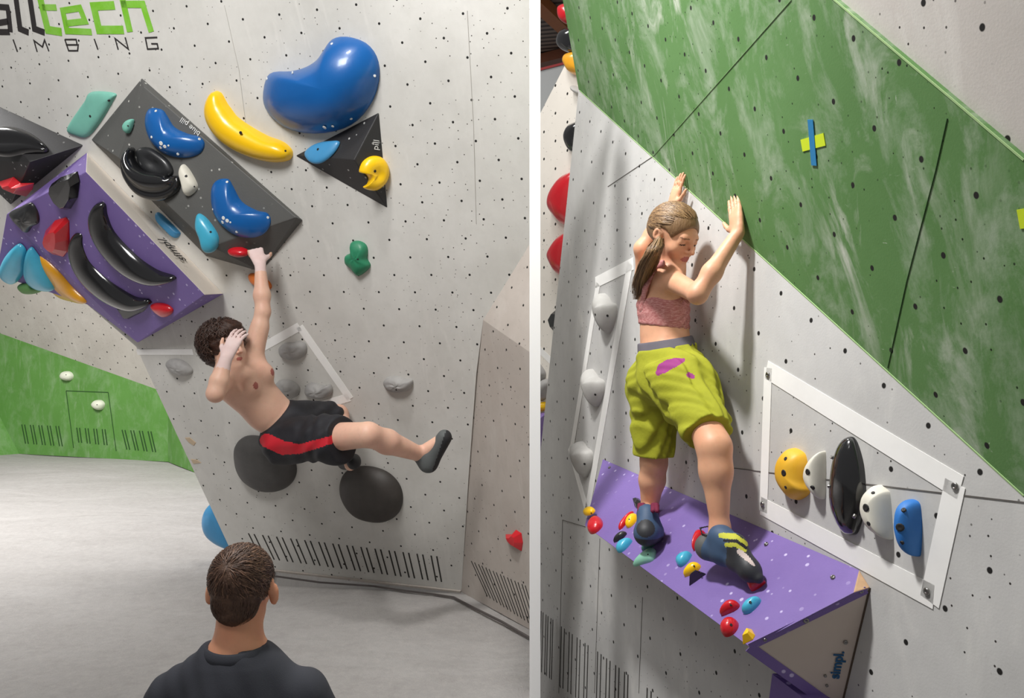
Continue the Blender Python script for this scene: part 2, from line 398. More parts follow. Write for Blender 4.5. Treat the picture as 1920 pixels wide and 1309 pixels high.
for (xa, xb, ya, yb, xs, n) in ((41, 110, 796, 832, 7, 5), (144, 197, 802, 830, 4, 4), (229, 283, 806, 843, 9, 4)):
    slots('vent_slots', CP, [(xa, ya), (xb, ya+3)], [(xa+xs, yb), (xb+xs, yb+5)], n, 2, .018, M['seam_green'], wallC, .33)
for pts in ([(124, 733), (203, 736)], [(124, 733), (138, 840)], [(203, 736), (218, 846)]): strip('panel_seam', pts, .012, CP, M['seam_green'], wallC)
for pts in ([(421, 10), (448, 130), (462, 240)], [(876, 20), (888, 240), (893, 420)]): strip('panel_seam', pts, .002, A, M['seam_light'], wallA)
# white post standing in for the blank gap between the two views
pn = []; Y0, Y1 = 3.15, 3.27; hw = 10.2/F*Y0
for Y in (Y0, Y1):
    for s in (-1, 1):
        for z in (-1.5, 2.95): pn.append((dirx*Y+s*hw, Y, z))
o = mesh('gap_post', pn, [(0, 2, 3, 1), (4, 5, 7, 6), (0, 1, 5, 4), (2, 6, 7, 3), (1, 3, 7, 5), (0, 4, 6, 2)], M['white_paint'], None, Matrix()); fixn(o)['kind'] = 'structure'
# ---------------------------------------------------------------- right room
def ey(px): return 1/(.238+(px-1080)*.00044)
E = Plane(P(1080, 400, ey(1080)), P(1900, 400, ey(1900)), P(1080, 900, ey(1080)))
zp = -1.5
def ez(px, z): return (px, CY+(H-z)*F/ey(px))
wallE = slab('wall_slab', [(1085, 168), (1013, 850), (1004, 940), ez(1004, zp), ez(1990, zp), (1990, 994), (1920, 930)], E, M['wall_e'], .03)
G = Plane(E.at(1085, 168), E.at(1920, 930), P(1055, 0, 4.05))
wallG = slab('wall_overhang', [(1085, 168), (1920, 930), (1990, 994), (1990, 358), (1920, 300), (1565, 0), (1470, -80), (1041, -80)], G, M['green'], .03)
wallH = slab('wall_top', [(1552, -11), (1470, -80), (2000, -80), (2000, 369), (1912, 293)], G, M['wall_h'], .03, off=-.012)
strip('panel_edge', [(1470, -80), (1565, 0), (1700, 114), (1780, 181), (1920, 300)], .004, G, M['pale_edge'], wallG, .0008)
strip('panel_edge', [(1087, 170), (1350, 410), (1920, 930)], .004, G, M['pale_edge'], wallG, .0008)
for pts in ([(1777, 222), (1755, 320), (1700, 530), (1665, 690)],): strip('panel_seam', pts, .0016, G, M['seam_green'], wallG)
for pts in ([(1225, 293), (1300, 208), (1378, 120), (1484, 0)],): strip('panel_seam', pts, .0012, G, plain('seam_green_light', (124, 158, 108), .9), wallG)
for pts in ([(1225, 293), (1140, 350)], [(1360, 876), (1600, 905), (1990, 950)], [(1055, 975), (1098, 988)], [(1055, 975), (1048, 1300)], [(1125, 1010), (1115, 1300)], [(1205, 1120), (1198, 1300)]):
    strip('panel_seam', pts, .0024, E, M['seam'], wallE)
for (xa, xb, ya, yb, n) in ((1015, 1037, 1146, 1162, 3), (1053, 1103, 1175, 1210, 4), (1121, 1178, 1222, 1265, 4), (1214, 1260, 1290, 1330, 3)):
    slots('vent_slots', E, [(xa, ya), (xb, yb)], [(xa-3, ya+112), (xb-3, yb+112)], n, 2, .008, M['slot'], wallE, .38)
I = Plane(P(1020, 400, 5.9), P(1090, 400, 5.5), P(1020, 800, 5.9))
IB = slab('wall_side', [(1063, 115), (1000, 238), (1000, 1250), (1100, 1250), (1150, 100), (1150, -70), (1066, -70), (1082, 105)], I, M['cream_wall'], .03)
J = Plane(P(1000, 200, 7), P(1100, 200, 7), P(1000, 500, 7))
slab('wall_rear', [(1000, 132), (1075, 112), (1110, 112), (1110, 1100), (1000, 1100)], J, plain('far_wall', (176, 178, 178), .8), .03)
K = Plane(P(1000, 60, 8), P(1100, 60, 8), P(1000, 0, 7.2))
m = N('corrugated_roof', (120, 104, 96), .6)
sp = m.nd('ShaderNodeSeparateXYZ'); m.con(m.tc, sp.inputs[0])
m.mix(m.ramp(m.math('WRAP', m.math('ADD', sp.outputs[1], m.math('MULTIPLY', sp.outputs[0], -.25)), .11, 0), .05, .07), (46, 32, 30))
slab('ceiling', [(980, 135), (1140, 110), (1140, -60), (980, -60)], K, m.m, .03)
for nm, pts, wd, col in (('ceiling_beam', [(1000, -18), (1066, 46)], .13, (150, 84, 30)), ('ceiling_beam', [(1000, 108), (1080, 88)], .17, (104, 58, 36))):
    o = strip(nm, pts, wd, K, plain('varnished_wood', col, .5, .3), None, .06, .05); o['kind'] = 'structure'
strip('trim_1', [(1000, 134), (1075, 115)], .02, J, plain('red_trim', (150, 40, 40), .6), None, .01, .004)['kind'] = 'structure'
pf = mesh('floor_pit', [(-1.6, -2, zp), (4, -2, zp), (4, 11.5, zp), (-1.6, 11.5, zp)], [(0, 1, 2, 3)], M['mat'], None, Matrix()); pf['kind'] = 'structure'
# ---------------------------------------------------------------- hold materials
def gloss(name, col, rough=.32, coat=.25, var=.25, v2=None): return plain(name, col, rough, var, .5, coat, .15, 60, var2=v2)
M['blue'] = gloss('blue_resin', (10, 92, 164), v2=(8, 76, 140)); M['sky'] = gloss('sky_resin', (70, 176, 208)); M['sky_d'] = gloss('sky_resin_dusty', (66, 148, 200), .5)
M['yellow'] = gloss('yellow_resin', (250, 200, 8), v2=(236, 176, 10)); M['mint'] = gloss('mint_resin', (122, 190, 172), .55, .1); M['black'] = gloss('black_resin', (26, 26, 28), .16, .8)
M['black_m'] = gloss('black_matt_resin', (34, 35, 37), .42, .3); M['red'] = gloss('red_resin', (206, 22, 36), .3, .4); M['orange'] = gloss('orange_resin', (214, 112, 40), .5)
M['amber'] = gloss('amber_resin', (238, 168, 30), .35, .4); M['greenh'] = gloss('green_resin', (42, 134, 96), .5, .1); M['greyh'] = plain('grey_resin', (176, 174, 170), .7, .35, var2=(214, 213, 210), bump=.3)
M['greyr'] = plain('grey_resin_worn', (158, 156, 154), .6, .5, var2=(196, 194, 190), bump=.3); M['cream'] = plain('cream_resin', (226, 222, 208), .6, .2); M['slate'] = plain('slate_disc', (72, 70, 69), .55, .6, var2=(92, 90, 88), bump=.25)
M['slate_brown'] = plain('dark_disc', (62, 57, 54), .55, .6, var2=(78, 74, 70), bump=.25)
M['purple'] = plain('purple_paint', (124, 102, 168), .6, .3, var2=(108, 86, 154), bump=.3, bs=150, speck=(26, .2, (214, 202, 240), .7))
M['vol_grey'] = plain('grey_volume_paint', (88, 88, 86), .6, .3, var2=(78, 78, 76), bump=.3, bs=150, speck=(26, .17, (190, 190, 184), .45))
M['vol_black'] = plain('black_volume_paint', (44, 43, 44), .5, .3, var2=(36, 35, 36), bump=.3, bs=150, speck=(26, .17, (180, 180, 178), .45))
m = N('chipped_white_ply', (238, 228, 216), .6); m.mix(m.ramp(m.noise(9, 6, .8), .62, .68, 0, .8), (196, 176, 158)); M['ply_white'] = m.m
M['ply_cream'] = plain('cream_panel_paint', (206, 192, 182), .7, .25, var2=(196, 178, 166)); M['wood'] = plain('bare_wood', (216, 180, 140), .8, .7, var2=(150, 110, 80), bump=.4)
M['black_ink'] = plain('black_ink', (44, 40, 40), .7); M['green_ink'] = plain('green_ink', (118, 186, 40), .7, .5, var2=(164, 208, 120)); M['white_ink'] = plain('white_ink', (225, 225, 222), .7)
M['blue_ink'] = plain('blue_ink', (16, 84, 130), .6); M['tape_y'] = plain('tape_yellow', (206, 226, 30), .7); M['tape_b'] = plain('tape_blue', (30, 122, 176), .7)
# ---------------------------------------------------------------- volumes, left room
def V3(pl, *a): return pl.at(*a)
# black volume at the frame edge
q = [A.at(-70, 168), A.at(157, 272), A.at(20, 384), A.at(-70, 300), A.at(56, 304, .17)]
v2 = setp(poly('climbing_volume', q, [(0, 1, 4), (1, 2, 4), (2, 3, 4), (3, 0, 4), (0, 3, 2, 1)], M['vol_black']), 'black pyramid volume on the upper wall, left of the dark grey slab volume', 'climbing volume')
PV2 = Plane(q[0], q[1], q[4]); PV2b = Plane(q[2], q[3], q[4])
# grey volume
g = dict(a=A.at(266, 146), b=A.at(171, 262), c=A.at(386, 480), d=A.at(490, 510), e=A.at(568, 413),
         A=A.at(270, 178, .05), B=A.at(232, 300, .13), Cc=A.at(404, 455, .15), E=A.at(545, 404, .05))
q = [g['a'], g['b'], g['c'], g['d'], g['e'], A.at(270, 162, .05), A.at(222, 296, .13), A.at(396, 462, .15), A.at(556, 408, .05)]
v1 = setp(poly('climbing_volume', q, [(0, 1, 6, 5), (1, 2, 7, 6), (2, 3, 7), (3, 4, 8, 7), (4, 0, 5, 8), (5, 6, 7), (5, 7, 8), (0, 4, 3, 2, 1)], M['vol_grey']), 'large dark grey slab volume with two blue bean holds, lettered along its edge', 'climbing volume')
PV1 = Plane(q[5], q[6], q[8]); PV1 = Plane(q[5], (q[6]+q[7])/2, q[8])
text('lettering', 'blue pill', PV1, (377, 249), (325, 205), .040, M['white_ink'], v1, .004, 1, wid=1.0)
# black triangular volume
q = [A.at(553, 292), A.at(711, 210), A.at(727, 391), A.at(664, 300, .11)]
v4 = setp(poly('climbing_volume', q, [(0, 1, 3), (1, 2, 3), (2, 0, 3), (0, 2, 1)], M['vol_black']), 'black triangular volume below the biggest blue bean hold', 'climbing volume')
PV4 = Plane(q[0], q[1], q[3]); PV4b = Plane(q[1], q[2], q[3]); PV4c = Plane(q[2], q[0], q[3])
text('lettering', 'pill', PV4b, (708, 282), (712, 250), .042, M['white_ink'], v4, .004)
# purple volume with white side
q = [A.at(163, 286), A.at(161, 322, .30), A.at(12, 402, .16), A.at(258, 643, .06), A.at(384, 553, .26), A.at(419, 551, 0), A.at(-8, 516, 0), A.at(165, 572, 0), A.at(48, 452, .13)]
v3 = setp(poly('climbing_volume', q, [(1, 2, 3), (1, 3, 4), (0, 1, 4, 5), (0, 2, 1), (3, 5, 4), (2, 6, 7), (2, 7, 3), (0, 5, 3, 7, 6, 2)], [M['purple'], M['ply_white']], [0, 0, 1, 0, 0, 0, 0, 0]), 'big purple volume with a chipped white side, carrying long black banana holds', 'climbing volume')
PV3 = Plane(q[1], q[3], q[4]); PV3a = Plane(q[1], q[2], q[3]); PV3w = Plane(q[0], q[1], q[5]); PV3u = Plane(q[2], q[6], q[7]); PV3f = Plane(q[2], q[7], q[3])
text('lettering', 'simpl.', PV3w, (350, 490), (306, 446), .075, M['black_ink'], v3, .003, flip=2.6)
# ---------------------------------------------------------------- holds, left room
hb = hold('bean_hold', [(490, 150), (484, 185), (494, 212), (525, 238), (570, 250), (625, 246), (668, 226), (700, 185), (712, 140), (706, 105), (684, 80), (648, 69), (622, 74), (607, 92), (592, 112), (570, 126), (540, 134), (505, 136)], A, .15, M['blue'], 'huge glossy blue bean hold above the black triangular volume', 'climbing hold', p=2.6, q=.9, ctr=(632, 165), amt=.4, bolts=[(500, 148), (553, 136), (623, 82), (703, 142), (659, 223), (612, 239, .010), (619, 242, .008), (626, 237, .007), (632, 239, .005)], bmat=M['white_ink'])
ho = spine('banana_hold', [(398, 172, 10), (400, 208, 24), (418, 238, 27), (450, 260, 27), (490, 277, 24), (525, 285, 20), (549, 292, 10)], A, .085, M['yellow'], 'yellow boomerang hold between the grey volume and the biggest blue bean', peak=.4, rnd=14)
bolt(ho, A, A.loc(451, 249, .083), .008, M['dark_hole'])
bolt(ho, A, A.loc(535, 283, .07), .005, M['dark_hole'])
hold('flat_hold', [(172, 172), (216, 175), (212, 190), (185, 232), (160, 257), (136, 254), (122, 246), (132, 226), (160, 188)], A, .03, M['mint'], 'mint rectangular hold on the wall beside the grey slab volume', p=6, bolts=[(169, 218), (204, 188)])
hold('half_round_hold', [(252, 224), (237, 226), (228, 237), (233, 248), (243, 249), (250, 238)], PV1, .03, M['mint'], 'small mint half-round hold at the left end of the grey slab volume', p=3, bolts=[(240, 236, .004)], off=.004)
hold('bean_hold', [(278, 203), (269, 218), (270, 240), (280, 264), (300, 284), (325, 294), (355, 295), (377, 286), (384, 269), (373, 256), (350, 250), (325, 238), (311, 218), (300, 205)], PV1, .07, M['blue'], 'upper blue bean hold on the grey slab volume, under the lettering', p=2.6, q=.8, ctr=(318, 262), amt=.35, bolts=[(293, 208), (374, 261), (334, 289), (284, 257), (302, 269, .011), (309, 275, .009), (301, 277, .008), (316, 273, .005)], bmat=M['white_ink'])
hold('bean_hold', [(405, 338), (394, 352), (393, 378), (399, 402), (415, 424), (440, 441), (470, 446), (495, 438), (508, 418), (502, 400), (480, 394), (452, 378), (436, 352), (425, 336)], PV1, .07, M['blue'], 'lower blue bean hold on the grey slab volume, above the gripped red hold', p=2.6, q=.8, ctr=(438, 404), amt=.35, bolts=[(427, 341), (503, 408), (444, 435), (399, 392), (419, 409, .010), (426, 414, .010), (417, 417, .009), (432, 417, .005)], bmat=M['white_ink'])
for nm, pl_, cx_, cy_ in (('bean', PV1, 300, 272), ('bean', PV1, 418, 412), ('bean', A, 618, 241)): pass
spine('crescent_hold', [(240, 276, 9), (234, 300, 13), (243, 325, 19), (268, 345, 26), (300, 350, 26), (325, 345, 18), (335, 330, 9)], PV1, .085, M['black'], 'shiny black crescent hold left of the white drop on the grey volume', peak=.3, groove=.35)
hold('bowl_hold', [(252, 282), (258, 310), (280, 328), (310, 335), (326, 325), (320, 306), (302, 290), (275, 276)], PV1, .035, M['black_m'], 'dark bowl hold cupped inside the shiny black crescent', p=4, dish=.5)
hold('drop_hold', [(338, 308), (349, 314), (362, 330), (372, 348), (368, 358), (354, 367), (345, 364), (339, 345), (332, 322)], PV1, .05, M['cream'], 'white drop hold beside the black crescent on the grey volume', p=3.5, bolts=[(349, 330), (365, 350, .004)])
hold('drop_hold', [(366, 402), (380, 405), (396, 420), (410, 440), (411, 456), (402, 470), (388, 475), (378, 470), (372, 450), (362, 425)], PV1, .05, M['sky'], 'sky blue drop hold on the lower end of the grey slab volume', p=3, bolts=[(395, 435, .006)])
hold('flat_hold', [(294, 399), (304, 402), (335, 432), (338, 440), (330, 446), (315, 432), (296, 412)], A, .03, M['sky_d'], 'thin sky blue sliver hold wedged between the purple and the grey volume', p=5, amt=0, off=.0)
hr = hold('crimp_hold', [(444, 462), (456, 457), (472, 457), (485, 462), (486, 470), (472, 475), (456, 474), (446, 470)], A, .05, M['red'], 'red crimp hold gripped by the climber in black shorts', p=2.5, off=.09)
hold('crimp_hold', [(462, 518), (470, 514), (490, 517), (507, 530), (509, 540), (500, 545), (484, 541), (466, 530)], A, .04, M['orange'], 'orange crimp hold on the wall behind the raised forearm', p=2.5)
hold('leaf_hold', [(569, 288), (580, 275), (600, 267), (622, 265), (638, 267), (630, 285), (614, 300), (597, 307), (580, 303)], PV4, .022, M['sky_d'], 'sky blue leaf hold on the black triangular volume', p=4, bolts=[(596, 280)], off=.004)
hold('round_hold', [(673, 322), (680, 303), (698, 293), (718, 296), (731, 312), (733, 330), (725, 347), (708, 358), (690, 356), (682, 351), (690, 345), (692, 334), (684, 325)], PV4b, .05, M['yellow'], 'yellow round bitten hold on the black triangular volume', p=3, ctr=(708, 328), dish=.3, bolts=[(703, 321)])
spine('wave_hold', [(-40, 262, 20), (10, 262, 28), (50, 268, 20), (92, 284, 7)], PV2, .06, M['black'], 'long shiny black hold on the black pyramid volume', peak=.35, groove=.3)
hold('gem_hold', [(-12, 345), (20, 334), (35, 345), (64, 343), (60, 356), (46, 370), (20, 362), (-10, 352)], PV2b, .05, M['red'], 'red gem hold at the foot of the black pyramid volume', flat=True, topin=.4, n=8)
hold('facet_hold', [(90, 348), (110, 334), (146, 321), (150, 340), (143, 372), (127, 394), (117, 397), (100, 384), (88, 362)], PV3a, .045, M['black'], 'black shield hold near the top of the purple volume', flat=True, topin=.75, n=9, bolts=[(131, 378, .004)])
hold('shell_hold', [(12, 402), (34, 390), (58, 380), (70, 393), (74, 410), (70, 420), (58, 426), (47, 438), (35, 432), (22, 418)], PV3a, .04, M['black_m'], 'dull black shell hold at the left corner of the purple volume', p=2.2, noise=.06, bolts=[(56, 383, .004), (68, 417, .004)])
hold('gem_hold', [(72, 455), (78, 436), (100, 415), (124, 407), (130, 415), (128, 450), (122, 474), (112, 485), (90, 482), (76, 470)], PV3a, .06, M['red'], 'chalky red gem hold left of the black bananas on the purple volume', flat=True, topin=.5, n=10)
spine('banana_hold', [(186, 382, 8), (180, 410, 15), (190, 445, 18), (216, 478, 20), (250, 505, 19), (290, 521, 14), (331, 521, 5)], PV3, .07, M['black'], 'upper long black banana hold on the purple volume', peak=.6, rnd=20)
spine('banana_hold', [(146, 438, 8), (140, 465, 13), (150, 500, 16), (175, 530, 18), (210, 555, 17), (250, 570, 13), (284, 565, 6)], PV3, .06, M['black'], 'lower long black banana hold on the purple volume', peak=.6, rnd=20)
hold('wedge_hold', [(213, 578), (250, 577), (286, 566), (268, 585), (238, 600), (228, 600)], PV3, .02, M['black_m'], 'small dull black wedge hold under the lower black banana', flat=True, topin=.7, n=6)
hold('crimp_hold', [(278, 576), (292, 570), (312, 571), (325, 580), (320, 590), (305, 596), (288, 588)], PV3, .035, M['red'], 'small red crimp hold at the tip of the lower black banana', p=2.4)
hold('petal_hold', [(40, 456), (51, 470), (50, 495), (44, 515), (28, 531), (10, 524), (3, 508), (12, 482), (28, 462)], PV3u, .06, M['sky'], 'left sky blue petal hold on the underside of the purple volume', p=2.6, amt=.1, off=.005)
hold('petal_hold', [(60, 462), (72, 475), (90, 505), (104, 540), (80, 543), (60, 532), (50, 510), (52, 480)], PV3u, .06, M['sky'], 'right sky blue petal hold, between its twin and the amber fin', p=2.6, amt=.1, off=.005)
hold('fin_hold', [(74, 480), (84, 486), (112, 512), (135, 538), (163, 566), (140, 565), (112, 556), (90, 530), (78, 505)], PV3f, .05, M['amber'], 'amber fin hold along the lower edge of the purple volume', p=3, amt=.2)
hold('crimp_hold', [(25, 541), (36, 533), (60, 535), (80, 541), (66, 551), (40, 553)], A, .05, plain('olive_resin', (96, 140, 80), .6), 'green crimp hold peeping out under the sky blue petals', p=2.5, off=-.01)
hold('knob_hold', [(657, 456), (672, 452), (686, 458), (690, 470), (688, 485), (694, 498), (684, 510), (668, 519), (654, 506), (643, 496), (644, 482), (656, 474)], A, .05, M['greenh'], 'green bell-shaped hold alone on the open grey wall', p=3, bolts=[(671, 486, .005)], noise=.03)
GH = 'grey teardrop holds'
def teardrop(pts, lab, bl): return hold('teardrop_hold', pts, A, .05, M['greyr'], lab, p=2.4, bolts=bl, noise=.04)
teardrop([(519, 655), (530, 646), (548, 644), (562, 640), (574, 645), (575, 658), (566, 670), (550, 677), (532, 676), (520, 668)], 'grey teardrop hold at the top inside the white taped frame', [(549, 669, .005)])
teardrop([(511, 728), (520, 716), (535, 713), (552, 716), (562, 726), (560, 738), (548, 748), (530, 749), (516, 741)], 'grey teardrop hold nearest the climber inside the white taped frame', [(540, 741, .005)])
teardrop([(567, 735), (574, 722), (592, 720), (608, 724), (620, 720), (624, 732), (616, 744), (600, 750), (580, 749), (570, 744)], 'grey teardrop hold in the lower corner inside the white taped frame', [(595, 745, .005)])
teardrop([(715, 722), (724, 710), (745, 707), (760, 710), (774, 712), (772, 726), (760, 735), (738, 738), (722, 734)], 'grey teardrop hold alone to the right of the white taped frame', [(743, 731, .005)])
teardrop([(306, 685), (315, 676), (335, 675), (352, 682), (362, 694), (356, 703), (338, 706), (318, 700)], "grey teardrop hold below the white tape strip, behind the climber's head", [])
hold('disc_volume', [(431, 868), (434, 842), (452, 824), (480, 820), (515, 826), (542, 842), (554, 868), (553, 892), (538, 914), (510, 927), (478, 927), (450, 912), (436, 892)], A, .10, M['slate'], "left dark grey disc below the climber's shorts", p=3, q=.7)
hold('disc_volume', [(630, 930), (636, 900), (656, 882), (690, 876), (725, 884), (748, 906), (754, 935), (744, 965), (720, 983), (690, 986), (660, 978), (640, 958)], A, .10, M['slate_brown'], 'right dark brown-grey disc near the vent slots', p=3, q=.7)
hold('heart_hold', [(942, 1004), (956, 1003), (966, 994), (978, 1000), (980, 1018), (976, 1034), (962, 1028), (948, 1016)], D, .03, M['red'], 'red heart-shaped hold on the side wall by the white post', flat=True, topin=.5, n=8)
# blue hold on the far side of the free edge
Aedge = Plane(A.at(378, 940, -.25), A.at(430, 1030, -.25), A.at(378, 940, -.05))
hold('bulge_hold', [(394, 946), (386, 962), (388, 984), (400, 1004), (424, 1021), (450, 1026), (440, 980), (410, 940)], Plane(A.at(300, 900, -.12), A.at(400, 1000, -.12), A.at(420, 900, -.12)), .10, M['sky_d'], "sky blue bulge hold peeking past the wall's free edge, above the mat", p=2.5, amt=0)
wm = plain('white_far_resin', (222, 224, 206), .6, .2)
for pts, lab, b in (([(109, 704), (116, 697), (130, 697), (138, 704), (134, 712), (122, 714), (112, 711)], 'upper white lozenge hold on the green far wall', (124, 703)), ([(168, 758), (176, 751), (190, 751), (197, 758), (192, 767), (182, 769), (172, 765)], 'lower white lozenge hold on the green far wall, inside the hatch outline', (182, 759))):
    hold('lozenge_hold', pts, CP, .09, wm, lab, p=2.2, bolts=[b], group=None)
for i, (pts, lab) in enumerate((([(346, 821), (356, 820), (368, 830), (364, 836), (354, 830)], 'upper cream paint chip on the grey wall by the free edge'), ([(357, 861), (370, 862), (378, 868), (362, 870)], 'lower cream paint chip on the grey wall by the free edge'))):
    hold('paint_chip', pts, A, .004, plain('chip', (196, 176, 150), .8), lab, cat='paint chip', flat=True, topin=.9, n=5)
# tape frame and strip
tf = empty('tape_outline', A.at(552, 690), 'white tape frame around three grey teardrop holds beside the climber', 'tape')
for a, b_ in (((562, 612), (657, 748)), ((655, 745), (560, 772)), ((562, 612), (462, 668)), ((462, 668), (546, 776))): strip('tape_strip', [a, b_], .047, A, M['tape_white'], tf, .0014)
ts = empty('tape_strip', A.at(310, 660), 'horizontal white tape strip left of the shirtless climber', 'tape')
strip('tape_piece', [(257, 660), (362, 660)], .036, A, M['tape_white'], ts, .0014)
# wall lettering
def let(items, mat, name):
    return joinstrips(name, items, A, mat, wallA, .0015)
k = .040
let([([(-12, 12), (14, 14), (16, 22), (20, 60)], .03), ([(18, 60), (-4, 60), (-8, 44), (16, 40)], .03), ([(28, -20), (38, 54), (54, 61)], .032), ([(54, -20), (65, 54), (84, 61)], .032)], M['black_ink'], 'lettering')
let([([(74, -10), (90, 56), (116, 60)], k), ([(80, 14), (106, 14)], .03), ([(172, 60), (126, 58), (118, 20), (150, 15), (160, 40), (124, 44)], .031), ([(215, 10), (176, 12), (186, 56), (232, 56)], k), ([(228, -10), (244, 60)], .036), ([(228, 8), (268, 8), (284, 60)], .033)], M['green_ink'], 'lettering')
th = .0075
let([([(25, 74), (33, 97)], th), ([(70, 97), (64, 76), (80, 88), (84, 75), (92, 96)], th), ([(122, 74), (129, 95), (146, 95), (147, 84), (124, 84)], th), ([(122, 74), (143, 74), (145, 84)], th), ([(177, 73), (184, 93)], th), ([(222, 93), (216, 72), (241, 92), (235, 70)], th), ([(295, 70), (273, 71), (277, 92), (297, 91), (295, 82), (284, 82)], th)], M['black_ink'], 'lettering')
# ---------------------------------------------------------------- right room: volumes
a0, a1, a2, f1 = E.at(1130, 860), E.at(1611, 1068), E.at(1632, 1102), E.at(1405, 1213, .27)
PR = Plane(a0, a1, f1); f0 = PR.at(1096, 985)
if (f0-E.o).dot(E.n) < .012: f0 = E.at(1096, 985, .012)
bt = E.at(1576, 1335, 0); a3 = PR.at(1600, 1112)
q = [a0, a1, a2, f1, f0, bt, a3]
rv = setp(poly('climbing_volume', q, [(0, 1, 6), (0, 6, 3), (0, 3, 4), (1, 2, 6), (6, 2, 3), (2, 5, 3), (3, 5, 4), (0, 4, 5, 2, 1)], [M['purple'], M['ply_cream'], M['wood']], [0, 0, 0, 2, 0, 1, 0, 0], bev=.003), 'large purple wedge volume the girl stands on, dotted with small coloured holds', 'climbing volume')
PS = Plane(a2, bt, f1)
def inset(pts, pl, f):
    L = [pl.Mi @ p for p in pts]; c = sum(L, Vector())/len(L)
    return [pl.M @ (c+(l-c)*f) for l in L]
strip('edge_band', [PS.pix(PS.Mi @ (a2.lerp(f1, .03))), PS.pix(PS.Mi @ f1)], .022, PS, M['purple'], rv, .0015)
strip('edge_band', [PS.pix(PS.Mi @ f1), PS.pix(PS.Mi @ (f1.lerp(bt, .98)))], .03, PS, M['purple'], rv, .0016)
strip('edge_band', [PS.pix(PS.Mi @ a2), PS.pix(PS.Mi @ bt)], .008, PS, plain('raw_edge', (88, 74, 62), .9), rv, .0016)
for x, y, r in ((1511, 1163, .008), (1614, 1108, .006), (1585, 1204, .006), (1547, 1267, .004), (1550, 1285, .004), (1434, 1199, .005)): bolt(rv, PS, PS.loc(x, y, .001), r, M['steel'], 'bolt')
for x, y in ((1562, 1083), (1437, 1021), (1143, 877)): bolt(rv, PR, PR.loc(x, y, .001), .007, M['steel'], 'bolt')
text('lettering', 'simpl.', PS, (1572, 1272), (1579, 1236), .038, M['blue_ink'], rv, .003, bold=.001)
q = [E.at(1447, 1262, .14), E.at(1436, 1350, .14), E.at(1560, 1350, .1), E.at(1545, 1300, .05), E.at(1490, 1262, 0), E.at(1480, 1360, 0), E.at(1590, 1350, 0), E.at(1575, 1310, 0)]
lv = setp(poly('climbing_volume', q, [(0, 1, 2, 3), (0, 4, 5, 1), (3, 2, 6, 7), (0, 3, 7, 4), (1, 5, 6, 2), (4, 7, 6, 5)], M['purple'], bev=.004), 'second purple volume cut by the bottom edge, under the cream-sided wedge', 'climbing volume')
def el(cx, cy, rx, ry, rot=0, n=10, pt=0):
    """oval footprint; pt > 0 draws one end out to a point"""
    o = []
    for i in range(n):
        a = 2*math.pi*i/n; x = rx*math.cos(a)*(1+pt*max(0, math.cos(a))**3); y = ry*math.sin(a)*(1-.45*pt*max(0, math.cos(a)))
        c, s_ = math.cos(rot), math.sin(rot); o.append((cx+x*c-y*s_, cy+x*s_+y*c))
    return o
on = 'small holds on the purple wedge'
def small(name, o_, h, mat, lab, **k): k.setdefault('n', 24); return hold(name, o_, PR, h, mat, lab, **k)
small('pebble_hold', el(1114, 983, 13, 19, .25, 10, .2), .035, M['red'], 'red cone hold under a yellow disc hold at the left end of the purple wedge', p=2.6)
hold('disc_hold', el(1110, 966, 12, 8, -.1), PR, .02, M['yellow'], 'yellow disc hold on top of the red cone hold, left end of purple wedge', n=24, off=.024, p=4, bolts=[(1110, 964, .003)])
small('wedge_hold', [(1184, 934), (1196, 932), (1203, 941), (1194, 954), (1189, 948)], .02, M['black_m'], "small black wedge hold left of the girl's rear heel", flat=True, topin=.5, bolts=[(1192, 943, .003)])
small('crescent_hold', [(1185, 956), (1176, 963), (1165, 980), (1160, 992), (1166, 992), (1177, 976)], .02, M['red'], 'thin red crescent hold hugging a yellow oval on the purple wedge', p=2.5)
small('oval_hold', el(1183, 975, 9, 16, .45), .028, M['yellow'], "yellow oval hold beside the thin red crescent, left of the rear shoe", p=2.2, bolts=[(1180, 974, .003)])
small('pebble_hold', el(1163, 1005, 13, 7, 2.5, 10, .3), .022, M['black_m'], 'grey-black pebble hold just above the leftmost sky blue hold', p=2.4, bolts=[(1160, 1004, .003)])
small('drop_hold', [(1181, 1009), (1183, 1015), (1172, 1032), (1160, 1036), (1154, 1028), (1158, 1016), (1170, 1010)], .028, M['sky'], 'sky blue hold furthest left on the purple wedge, below the grey-black pebble', p=2.8)
small('shell_hold', [(1207, 1018), (1222, 1016), (1228, 1022), (1215, 1030), (1202, 1030)], .02, plain('dark_green_resin', (58, 108, 98), .5, coat=.2), "dark green shell hold directly beneath the girl's rear shoe", p=3)
small('shell_hold', [(1225, 1026), (1228, 1040), (1224, 1052), (1205, 1056), (1185, 1058), (1195, 1042), (1210, 1030)], .025, plain('pale_mint_resin', (132, 188, 166), .5, coat=.2), 'pale mint pointed shell hold below the rear shoe', p=3, bolts=[(1215, 1040, .003)])
small('drop_hold', [(1293, 1034), (1294, 1042), (1288, 1056), (1277, 1063), (1266, 1053), (1268, 1042), (1280, 1035)], .028, M['sky'], 'sky blue hold above the yellow drop, left of the front shoe', p=2.8)
small('drop_hold', [(1301, 1053), (1312, 1058), (1311, 1068), (1300, 1076), (1282, 1079), (1283, 1070), (1290, 1058)], .026, M['yellow'], 'yellow drop hold between a sky blue hold and a black wedge', p=2.8, bolts=[(1302, 1062, .003)])
small('wedge_hold', [(1317, 1070), (1324, 1077), (1308, 1088), (1292, 1098), (1298, 1086)], .03, M['black'], 'black pointed wedge hold below the yellow drop hold', flat=True, topin=.4, n=5, bolts=[(1314, 1075, .003)])
